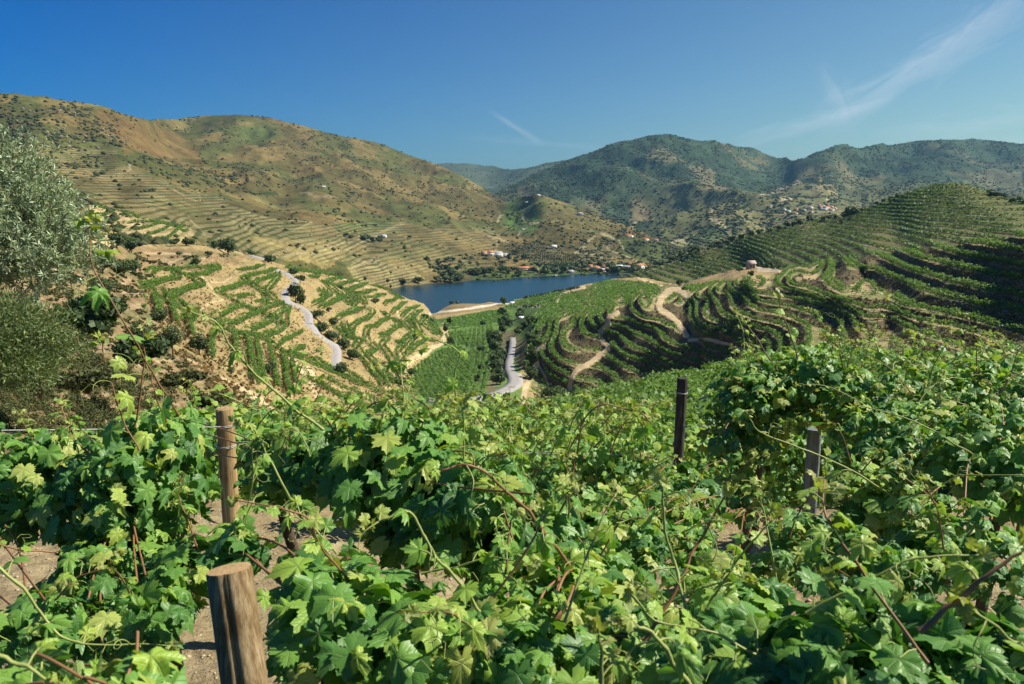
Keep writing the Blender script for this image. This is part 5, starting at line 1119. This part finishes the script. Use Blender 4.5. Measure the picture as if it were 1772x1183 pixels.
# next terrace down: rows of vines with small looking leaves
for r_, (yy, x0, x1, n) in enumerate(((8.6, -4.4, 4.6, 13), (10.9, -4.9, 6.6, 15), (7.0, -1.2, 1.9, 5))):
    for k_ in range(n):
        x = x0 + (x1 - x0) * (k_ + .5) / n + RNG.normal() * .1; y = yy + RNG.normal() * .12 + .04 * x; b = onground(x, y)
        if r_ == 2 and k_ == 1: continue
        root = empty('grapevine', b, 'small leafy grapevine in the row on the next terrace down', 'grapevine', 'grapevines on the next terrace down')
        m = 520; d = RNG.normal(size=(m, 3)); d /= np.linalg.norm(d, axis=1, keepdims=True)
        hgt = .85 if r_ < 2 else .7
        p = b + [0, 0, .25 + hgt / 2] + d * (RNG.random(m) ** .45)[:, None] * np.array([.55, .42, hgt / 2]) * (1 + .4 * fbm(d[:, 0] * 2 + k_, d[:, 2] * 2, 2))[:, None]
        v = np.clip(.5 + .15 * RNG.normal(size=m) + .2 * (d[:, 2] > .5), 0, 1); v = np.where(RNG.random(m) < .12, .9, v)
        V, Fc, U, A = place_leaves(p, d * .5 + [.1, -.1, .7] + RNG.normal(size=(m, 3)) * .5, d + [0, -.2, -.5] + RNG.normal(size=(m, 3)) * .6, .058 * (.6 + .6 * RNG.random(m)), v, TL_)
        child('foliage', V, Fc, M_leaf, root, attrs={'luv': U, 'var': A}); V, Fq = tube([b - [0, 0, .1], b + [.03, 0, .3], b + [0, .02, .7]], [.03, .024, .018], 6); child('trunk', V, Fq, M_trunk, root)
        ca = Acc()
        for _ in range(7):
            st = b + np.array([RNG.uniform(-.5, .5), RNG.uniform(-.3, .3), hgt * .8]); dr = np.array([RNG.normal() * .5, RNG.normal() * .3, .8]); L = RNG.uniform(.2, .5)
            ca.add(*tube(spline([st, st + dr * L * .5, st + dr * L + [RNG.normal() * .1, 0, -.05]], 4), .0035, 4))
        V, Fs, _ = ca.get(); child('cane', V, Fs, M_cane_g, root)
def PS(pts): return [P(*p) for p in pts]
# individual canes that stand out against the valley
make_shoot(g_l2, PS([(310, 720, 2.0), (270, 655, 1.95), (225, 575, 1.9), (180, 500, 1.88), (158, 450, 1.88), (155, 395, 1.9), (163, 388, 1.9)]), .0026, red=True, nl=5, ls=.052, tend=3)
make_shoot(g_l2, PS([(240, 780, 2.1), (212, 725, 2.1), (192, 660, 2.1), (178, 605, 2.1), (180, 585, 2.1)]), .0025, red=True, nl=4, ls=.05, tend=3)
make_shoot(g_l2, PS([(235, 740, 2.2), (240, 690, 2.2), (250, 620, 2.2), (248, 575, 2.2)]), .0034, red=True, nl=3, ls=.05, tend=2)
make_shoot(g_c1, PS([(560, 745, 1.9), (500, 700, 1.9), (450, 655, 1.88), (400, 600, 1.86), (375, 560, 1.85), (330, 535, 1.84)]), .0036, red=False, nl=5, ls=.036, tend=4)
make_shoot(g_c1, PS([(548, 935, 2.2), (500, 860, 2.1), (465, 790, 2.1), (440, 745, 2.1), (410, 730, 2.1)]), .0042, red=False, nl=3, ls=.04, tend=3)
make_shoot(g_c2, PS([(985, 980, 1.75), (945, 925, 1.72), (900, 870, 1.7), (850, 825, 1.68), (815, 805, 1.67), (770, 810, 1.66), (742, 842, 1.66)]), .0045, red=True, nl=3, ls=.04, tend=3)
make_shoot(g_c2, PS([(960, 905, 2.1), (985, 850, 2.1), (998, 780, 2.1), (1010, 730, 2.1), (1040, 700, 2.1), (1095, 708, 2.1)]), .0036, red=True, nl=3, ls=.04, tend=2)
make_shoot(g_c2, PS([(800, 800, 2.0), (802, 745, 2.0), (800, 690, 2.0)]), .003, red=False, nl=4, ls=.05, tend=2)
make_shoot(g_c2, PS([(790, 700, 2.4), (785, 650, 2.4), (795, 610, 2.4), (760, 590, 2.4), (722, 578, 2.4)]), .003, red=False, nl=3, ls=.032, tend=4)
make_shoot(g_b2, PS([(872, 1110, 1.45), (820, 1040, 1.45), (770, 980, 1.45), (735, 930, 1.45), (708, 885, 1.45), (665, 895, 1.45), (635, 915, 1.45)]), .0038, red=False, nl=4, ls=.044, tend=3)
make_shoot(g_b2, PS([(1225, 1200, 1.3), (1190, 1060, 1.35), (1165, 970, 1.4), (1150, 900, 1.4), (1143, 830, 1.4)]), .0042, red=False, nl=4, ls=.045, tend=5)
make_shoot(g_b2, PS([(1120, 1110, 1.4), (1175, 1010, 1.45), (1215, 930, 1.5), (1262, 850, 1.5)]), .0042, red=True, nl=3, ls=.04, tend=3)
make_shoot(g_b2, PS([(1042, 1220, .9), (1040, 1140, .9), (1036, 1075, .9)]), .003, red=False, nl=2, ls=.03, tend=1)
make_shoot(g_b2, PS([(1200, 1200, .92), (1160, 1135, .92), (1115, 1085, .92), (1078, 1072, .92)]), .0036, red=False, nl=3, ls=.03, tend=2)
make_shoot(g_l, PS([(-40, 960, 1.5), (30, 1010, 1.5), (85, 1080, 1.5), (135, 1112, 1.5), (215, 1115, 1.5), (298, 1113, 1.5)]), .0036, red=False, nl=4, ls=.045, tend=3)
make_shoot(g_n, PS([(-40, 1130, .8), (40, 1150, .8), (90, 1190, .8)]), .003, red=False, nl=1, ls=.03, tend=0)
make_shoot(g_b3, PS([(1590, 1095, .95), (1680, 1020, .95), (1790, 945, .95)]), .0042, red=True, nl=1, ls=.05, tend=0, name='cane')
make_shoot(g_b3, PS([(1800, 1140, .95), (1735, 1095, .95), (1665, 1045, .95)]), .003, red=False, nl=2, ls=.045, tend=1)
make_shoot(g_r2, PS([(1570, 880, 3.2), (1500, 830, 3.2), (1400, 780, 3.2), (1320, 750, 3.2), (1290, 715, 3.2)]), .0048, red=False, nl=6, ls=.045, tend=4)
make_shoot(g_r2, PS([(1700, 800, 3.0), (1640, 760, 3.0), (1560, 720, 3.05), (1480, 700, 3.1)]), .004, red=False, nl=6, ls=.045, tend=4)
make_shoot(g_r3, PS([(1640, 1010, 2.4), (1625, 900, 2.4), (1600, 830, 2.4)]), .004, red=True, nl=4, ls=.045, tend=3)
make_shoot(g_r1, PS([(1380, 620, 4.3), (1365, 570, 4.3), (1350, 530, 4.3), (1345, 505, 4.3)]), .0042, red=True, nl=7, ls=.05, tend=3)
make_shoot(g_r4, PS([(1370, 1120, 2.2), (1340, 980, 2.3), (1320, 880, 2.4), (1310, 840, 2.4)]), .0034, red=False, nl=4, ls=.045, tend=3)
for k_, (px, py) in enumerate(((1520, 590), (1600, 600), (1670, 590), (1740, 600), (1455, 600), (1430, 560))):
    make_shoot(g_r5 if k_ < 4 else g_r1, PS([(px + 10, py + 55, 4.6), (px, py + 20, 4.6), (px - 12, py - 12, 4.6), (px - 30, py - 24, 4.6)]), .0038, red=k_ % 2 == 0, nl=7, ls=.045, tend=4)
for k_ in range(70):
    px = 430 + 190 * RNG.random() if k_ > 56 else 620 + 520 * RNG.random(); py = 740 + 60 * RNG.random(); D = 2.2 + .9 * RNG.random(); dx = RNG.normal() * 35; L = 40 + 60 * RNG.random()
    make_shoot([g_c1, g_c2, g_c3][0 if px < 700 else (1 if px < 950 else 2)], PS([(px, py, D), (px + dx * .4, py - L * .5, D), (px + dx, py - L * .85, D), (px + dx * 1.6, py - L * .8, D - .03)]), .0026, red=RNG.random() < .4, nl=5, ls=.034, tend=3)
# ------------------------------------------------------------------ posts and wires
def wood(name, c1, c2, scale):
    m = mat_new(name); g = G(m); pos = g.n('ShaderNodeNewGeometry').outputs['Position']; mp = g.n('ShaderNodeMapping', Vector=pos); mp.inputs['Scale'].default_value = (1, 1, .07)
    n1 = g.noise(scale, 6, .7, vec=mp.outputs[0]); n2 = g.noise(scale * .12, 4, .6, vec=pos)
    c = g.ramp(g.math('ADD', g.math('MULTIPLY', n1, .7), g.math('MULTIPLY', n2, .3)), [(.30, tuple(a * .35 for a in c1)), (.46, c1), (.62, c2), (.8, tuple(min(1, a * 1.25) for a in c2))])
    g.surf(c, .85, .2, g.bump(n1, .7, .003)); return m
M_w1 = wood('weathered_post_wood', (.18, .115, .05), (.40, .30, .17), 90); M_w2 = wood('pale_post_wood', (.30, .19, .08), (.50, .38, .20), 60); M_w3 = wood('dark_post_wood', (.035, .033, .03), (.10, .09, .08), 60); M_w4 = wood('grey_post_wood', (.13, .15, .16), (.26, .28, .29), 60)
M_endgrain = simple('sawn_end_wood', (.40, .27, .13), .9, .1, .45, 120, .5, .004); M_wire = simple('galvanised_wire', (.42, .42, .40), .45, .8)
def post(top, base, r, m, label, square=False, endm=None, rings=(), seed=0, crack=True):
    top, base = np.array(top, float), np.array(base, float); root = empty('vineyard_post', base, label, 'post'); rg = np.random.default_rng(seed)
    n = 40 if not square else 24; nl = 40; ax = top - base; L = np.linalg.norm(ax); ax /= L; A = np.cross(ax, [0, 1, 0]); A /= np.linalg.norm(A); B = np.cross(ax, A)
    th = np.linspace(0, 2 * math.pi, n, endpoint=False); V = []
    for k in range(nl):
        u = k / (nl - 1); rr = r * (1.06 - .06 * u) * (1 + .035 * fbm(th * 1.2 + seed, np.full(n, u * L * 4), 3) + .02 * fbm(th * 7 + seed, np.full(n, u * L * 2), 2))
        if square: rr = r * 1.12 / np.maximum(np.abs(np.cos(th + .5)), np.abs(np.sin(th + .5))) ** .8 * (1 + .03 * fbm(th * 3, np.full(n, u * 9), 2))
        if crack:
            a0 = 1.62 + .10 * math.sin(u * 9) ; dd = np.abs((th - a0 + math.pi) % (2 * math.pi) - math.pi); rr = rr * (1 - .30 * np.clip(1 - dd / .09, 0, 1) * sstep(.35, .75, u))
        if k == nl - 1: rr = rr * .955
        off = (.0025 if k == nl - 1 else 0)
        uu = u * L if k < nl - 1 else L
        if k == nl - 2: uu = L - .006
        V.append(base + ax * uu + A * (rr * np.cos(th))[:, None] + B * (rr * np.sin(th))[:, None])
    V = np.concatenate(V); i = np.arange(nl - 1)[:, None] * n; j = np.arange(n)[None]; j2 = (j + 1) % n
    Fq = np.stack([i + j, i + j2, i + n + j2, i + n + j], -1).reshape(-1, 4); child('shaft', V, Fq, m, root, smooth=True)
    rim = V[-n:]; cen = base + ax * (L + .001); inner = cen + (rim - cen) * .5 + ax * .0015
    VV = np.concatenate([rim, inner, cen[None]]); k = np.arange(n); k2 = (k + 1) % n
    child('sawn_top', VV, [np.stack([k, k2, n + k2, n + k], 1), np.stack([n + k, n + k2, np.full(n, 2 * n)], 1)], endm or m, root)
    for dz in rings:
        t = np.linspace(0, 2 * math.pi * 2.2, 60); c = base + ax * (L - dz)
        pp = c + (A * np.cos(t)[:, None] + B * np.sin(t)[:, None]) * r * 1.09 + ax * (.006 * np.sin(t * .5) + t * .0006)[:, None]; V, Fq = tube(pp, .0018, 6); child('wire_tie', V, Fq, M_wire, root)
    return root
t1 = P(396, 984, 1.32); a1 = P(424, 1183, 1.285); dr = a1 - t1; b1 = t1 + dr * ((-1.98 - t1[2]) / dr[2])
post(t1, b1, .0395, M_w1, 'thick weathered round post with a cracked sawn top nearest the camera', endm=M_endgrain, seed=3, rings=(.33,))
t2 = P(388, 706, 3.9); a2 = P(392, 890, 3.9); b2 = np.array([a2[0] + .01, 3.92, zground(np.array(a2[0]), np.array(3.92)) - .1])
post(t2, b2, .0425, M_w2, 'slim tan round post with wire ties standing behind the near post', endm=M_w2, crack=False, seed=5, rings=(.09, .20))
t3 = P(1181, 654, 6.1); b3 = np.array([P(1172, 790, 6.1)[0], 6.1, float(zground(np.array(1.2), np.array(6.1))) - .1]); post(t3, b3, .041, M_w3, 'dark charred post against the green slope right of centre', seed=7, rings=(.12,))
t4 = P(1410, 742, 5.2); b4 = np.array([P(1402, 880, 5.2)[0], 5.2, float(zground(np.array(2.0), np.array(5.2))) - .1]); post(t4, b4, .040, M_w4, 'grey square post half hidden by the right grapevines', square=True, seed=9, rings=(.17,), crack=False)
for k_, (pp, lb) in enumerate((([(880, 782, 6.0), (1030, 786, 6.0), (1178, 788, 6.1)], 'thin trellis wire running left from the dark post'), ([(1178, 735, 6.08), (1400, 752, 5.25), (1800, 790, 4.2)], 'thin trellis wire running right from the dark post past the square post'), ([(1405, 800, 5.2), (1600, 800, 4.6), (1800, 805, 4.2)], 'lower trellis wire right of the square post'), ([(388, 738, 3.88), (200, 742, 3.3), (-60, 745, 2.9)], 'thin trellis wire running left from the tan post'), ([(388, 765, 3.88), (600, 762, 3.8), (900, 768, 3.8)], 'thin trellis wire running right from the tan post'))):
    V, Fq = tube(spline(PS(pp), 6), 0.0020, 5); tag(mesh('trellis_wire', V, Fq, M_wire, loc=V[0]), lb, 'wire')
# stones and clods
acc = Acc(); ico = np.array([[0, 0, 1], [.9, 0, .3], [.3, .85, .35], [-.7, .5, .3], [-.7, -.5, .35], [.3, -.85, .3], [0, 0, -.6]]); If = np.array([[0, 1, 2], [0, 2, 3], [0, 3, 4], [0, 4, 5], [0, 5, 1], [6, 2, 1], [6, 3, 2], [6, 4, 3], [6, 5, 4], [6, 1, 5]])
for _ in range(5200):
    y = 2.5 + 7.5 * RNG.random() ** .8; x = y * RNG.uniform(-.72, .72); s = .006 + .02 * RNG.random() ** 3; V = ico * (.7 + .6 * RNG.random((7, 1))) * s * np.array([1, 1, .6]) + onground(x, y); acc.add(V, If)
V, Fs, _ = acc.get(); tag(mesh('soil_stones', V, Fs, simple('pale_stones', (.42, .34, .22), .9, .2, .5, 20)), kind='stuff')
# ------------------------------------------------------------------ olive tree on the left
M_ol = leaf_mat('olive_leaves', (.12, .19, .095), (.40, .48, .29), rough=.45, transl=.15, spec=.5)
def narrow(cen, dirn, L, w, rng=RNG):
    n = len(cen); dirn = dirn / np.linalg.norm(dirn, axis=1, keepdims=True); s = np.cross(dirn, rng.normal(size=(n, 3))); s /= np.linalg.norm(s, axis=1, keepdims=True)
    L = L[:, None]; up = np.cross(dirn, s) * L * .08
    V = np.stack([cen, cen + dirn * L * .45 + s * w + up, cen + dirn * L, cen + dirn * L * .45 - s * w + up], 1); return V.reshape(-1, 3), np.arange(4 * n).reshape(-1, 4)
ol = empty('olive_tree', onground(-6.0, 8.8), 'large silver green olive tree at the left edge', 'tree')
lob = [(-60, 330, 9, 130, 75), (20, 330, 8.6, 80, 70), (60, 400, 8.4, 85, 55), (10, 440, 8.2, 110, 55), (90, 455, 8.1, 65, 45), (30, 285, 8.8, 35, 35), (115, 420, 8.3, 40, 40), (-10, 262, 9, 40, 20), (75, 350, 8.6, 45, 35)]
twig = Acc(); CV = []; hub = P(-120, 640, 9.0); tk = Acc(); gb = np.array(ol.location)
tk.add(*tube(spline([gb - [0, 0, .2], gb + [.05, 0, .5], hub * .5 + gb * .5 + [.1, 0, .4], P(-70, 520, 8.9)], 5), np.linspace(.20, .10, 16), 10))
for px, py, D, hw, hh in lob:
    c = P(px, py, D); tk.add(*tube(spline([P(-70, 520, 8.9), (P(-70, 520, 8.9) + c) / 2 + RNG.normal(size=3) * .1, c], 5), np.linspace(.06, .02, 11), 7))
    for _ in range(int(hw * hh / 25)):
        d = RNG.normal(size=3); d /= np.linalg.norm(d); s = c + d * np.array([hw * D / F, .55, hh * D / F]) * RNG.random() ** .5; dr = d * .8 + [0, 0, .5] + RNG.normal(size=3) * .4; dr /= np.linalg.norm(dr); L = RNG.uniform(.12, .28)
        q = s + dr * np.linspace(0, L, 5)[:, None] + np.array([0, 0, -.12 * L]) * (np.linspace(0, 1, 5) ** 2)[:, None]; twig.add(*tube(q, [.004, .0035, .003, .002, .001], 4))
        t = np.repeat(np.linspace(0, 1, 13), 2); cc = np.stack([np.interp(t, np.linspace(0, 1, 5), q[:, k]) for k in range(3)], 1); CV.append((cc, dr * .7 + RNG.normal(size=(26, 3)) * .65))
V, Fs, _ = tk.get(); child('trunk', V, Fs, M_bark, ol, smooth=True); V, Fs, _ = twig.get(); child('twigs', V, Fs, M_bark, ol)
cc = np.concatenate([a for a, b in CV]); dd = np.concatenate([b for a, b in CV]); V, Fq = narrow(cc, dd, .045 + .035 * RNG.random(len(cc)), .0065); child('foliage', V, Fq, M_ol, ol, attrs={'var': np.repeat(np.clip(.45 + .25 * RNG.normal(size=len(cc)), 0, 1), 4)})
print('olive leaves', len(cc))
M_bushgrey = leaf_mat('grey_bush_leaves', (.06, .105, .035), (.19, .25, .09), rough=.6, transl=.15)
def bush(px, py, D, hw, hh, hd, n, s, mat, label, name='shrub', nar=False):
    c = P(px, py, D); b = c - [0, 0, hh * D / F * 1.1]; root = empty(name, b, label, 'shrub'); R_ = np.array([hw * D / F, hd, hh * D / F])
    L_ = RNG.normal(size=(9, 3)); L_ /= np.linalg.norm(L_, axis=1, keepdims=True); L_ *= .55; k = RNG.integers(0, 9, n); d = RNG.normal(size=(n, 3)); d /= np.linalg.norm(d, axis=1, keepdims=True)
    p = c + (L_[k] + d * (RNG.random(n) ** .4)[:, None] * .5) * R_
    if nar: V, Fq = narrow(p, d + RNG.normal(size=(n, 3)) * .5 + [0, 0, .4], s * (.7 + .6 * RNG.random(n)), s * .14); var = np.repeat(np.clip(.4 + .25 * RNG.normal(size=n), 0, 1), 4)
    else: V, Fq = quads(p, d + RNG.normal(size=(n, 3)) * .5, s * (.6 + .8 * RNG.random(n)), bend=.5); var = np.repeat(np.clip(.35 + .2 * RNG.normal(size=n) + .2 * d[:, 2], 0, 1), 4)
    child('foliage', V, Fq, mat, root, attrs={'var': var}); st = Acc()
    for _ in range(7): e = c + (L_[_]) * R_ * .9; st.add(*tube(spline([b - [0, 0, .1], (b + e) / 2 + RNG.normal(size=3) * .05, e], 4), .015 * D / 10, 5))
    V, Fs, _a = st.get(); child('stems', V, Fs, M_bark, root)
bush(60, 600, 12, 120, 75, 1.0, 13000, .07, M_bushgrey, 'grey green bush below the olive tree', nar=True)
bush(-40, 560, 11.5, 110, 70, 1.0, 7000, .07, M_bushgrey, 'grey green bush cut by the left edge', nar=True)
bush(165, 545, 22, 55, 35, 1.2, 3500, .11, M_tree, 'dark green shrub behind the grey bush at left'); bush(245, 600, 34, 45, 28, 1.4, 2600, .15, M_tree, 'dark green shrub on the slope left of the terraces')
bush(150, 650, 17, 60, 22, .8, 1600, .07, M_scrub, 'dry brown green scrub on the bank at left', name='scrub_bush'); bush(320, 655, 40, 40, 16, 1.2, 1500, .14, M_scrub, 'dry scrub clump at the foot of the terraces', name='scrub_bush'); bush(370, 690, 45, 45, 14, 1.2, 1500, .14, M_scrub, 'low dry scrub above the tan post', name='scrub_bush')
# ------------------------------------------------------------------ haze
def haze(density):
    V, Fq = box((0, 3950, 75), (6500, 4350, 275)); m = mat_new('air_haze'); nt = m.node_tree; v = nt.nodes.new('ShaderNodeVolumePrincipled'); v.inputs['Color'].default_value = (.30, .66, 1.0, 1); v.inputs['Density'].default_value = density; v.inputs['Anisotropy'].default_value = .2
    o = nt.nodes.new('ShaderNodeOutputMaterial'); nt.links.new(v.outputs[0], o.inputs['Volume']); tag(mesh('haze', V, Fq, m), kind='stuff')

haze(3.8e-5)
# ------------------------------------------------------------------ labels of look-alikes: where each stands in its group
# past three hundred rows, the smallest looking ones become one mass
def merge_small_rows(limit=292):
    rows = []
    for o in C.objects:
        if o.get('category') == 'vine row':
            co = np.empty(len(o.data.vertices) * 3, np.float32); o.data.vertices.foreach_get('co', co); m = co.reshape(-1, 3) + np.array(o.location, np.float32)
            rows.append((float(np.ptp(m[:, 0] / m[:, 1]) + np.ptp(m[:, 2] / m[:, 1])), o, m))
    rows.sort(key=lambda t: -t[0]); acc = Acc()
    for _, o, m in rows[limit:]:
        v = np.empty(len(m), np.float32); o.data.attributes['var'].data.foreach_get('value', v)
        acc.add(m, np.arange(len(m)).reshape(-1, 4), v); bpy.data.objects.remove(o)
    if acc.n:
        V, Fs, A = acc.get(); tag(mesh('short_vine_rows', V, Fs, M_row, attrs={'var': A}), kind='stuff')
merge_small_rows()
def relabel():
    groups = {}
    for o in C.objects:
        if o.parent is None and o.get('group'): groups.setdefault((o['group'], o['label']), []).append(o)
    ords = 'topmost,second,third,fourth,fifth,sixth,seventh,eighth,ninth,tenth,eleventh,twelfth,thirteenth,fourteenth,fifteenth,sixteenth,seventeenth,eighteenth,nineteenth,twentieth'.split(',')
    for (gname, lab), L in groups.items():
        if len(L) < 2: continue
        q = []
        for o in L:
            if o.type == 'MESH':
                co = np.empty(len(o.data.vertices) * 3, np.float32); o.data.vertices.foreach_get('co', co); m = co.reshape(-1, 3).mean(0) + np.array(o.location)
            else: m = np.array(o.location)
            ca, sa = math.cos(TH), math.sin(TH); f = m[1] * ca - m[2] * sa; q.append((m[0] / f, -(m[2] * ca + m[1] * sa) / f, o))
        q.sort(key=lambda t: t[0]); n = len(q); nc = max(1, min(7, round(n / 9)))
        names = {1: [''], 2: ['left half', 'right half'], 3: ['left part', 'middle part', 'right part'], 4: ['left end', 'left middle', 'right middle', 'right end'], 5: ['left end', 'centre left', 'centre', 'centre right', 'right end'],
                 6: ['far left', 'left', 'centre left', 'centre right', 'right', 'far right'], 7: ['far left', 'left', 'centre left', 'centre', 'centre right', 'right', 'far right']}[nc]
        words = lab.split()
        for k in range(nc):
            cell = sorted(q[k * n // nc:(k + 1) * n // nc], key=lambda t: t[1])
            for j, (_, _, o) in enumerate(cell):
                od = ords[min(j, 19)]
                if j == len(cell) - 1 and j > 0: od = 'lowest'
                pos = (od + ' at the ' + names[k] if names[k] else od + ' of its group').split()
                w = words[:16 - len(pos)]
                while w and w[-1] in ('the', 'of', 'on', 'a', 'and', 'in', 'with', 'to', 'by', 'along', 'between', 'below', 'above', 'round', 'beside', 'just', 'left', 'right', 'behind', 'around', 'over', 'far', 'near', 'shaped', 'pale', 'tan', 'green', 'dark', 'cone', 'next', 'low', 'foreground', 'across', 'down', 'other', 'grey', 'winding', 'zigzagging', 'circling', 'curving'): w = w[:-1]
                o['label'] = ' '.join(w) + ', ' + ' '.join(pos)
relabel()
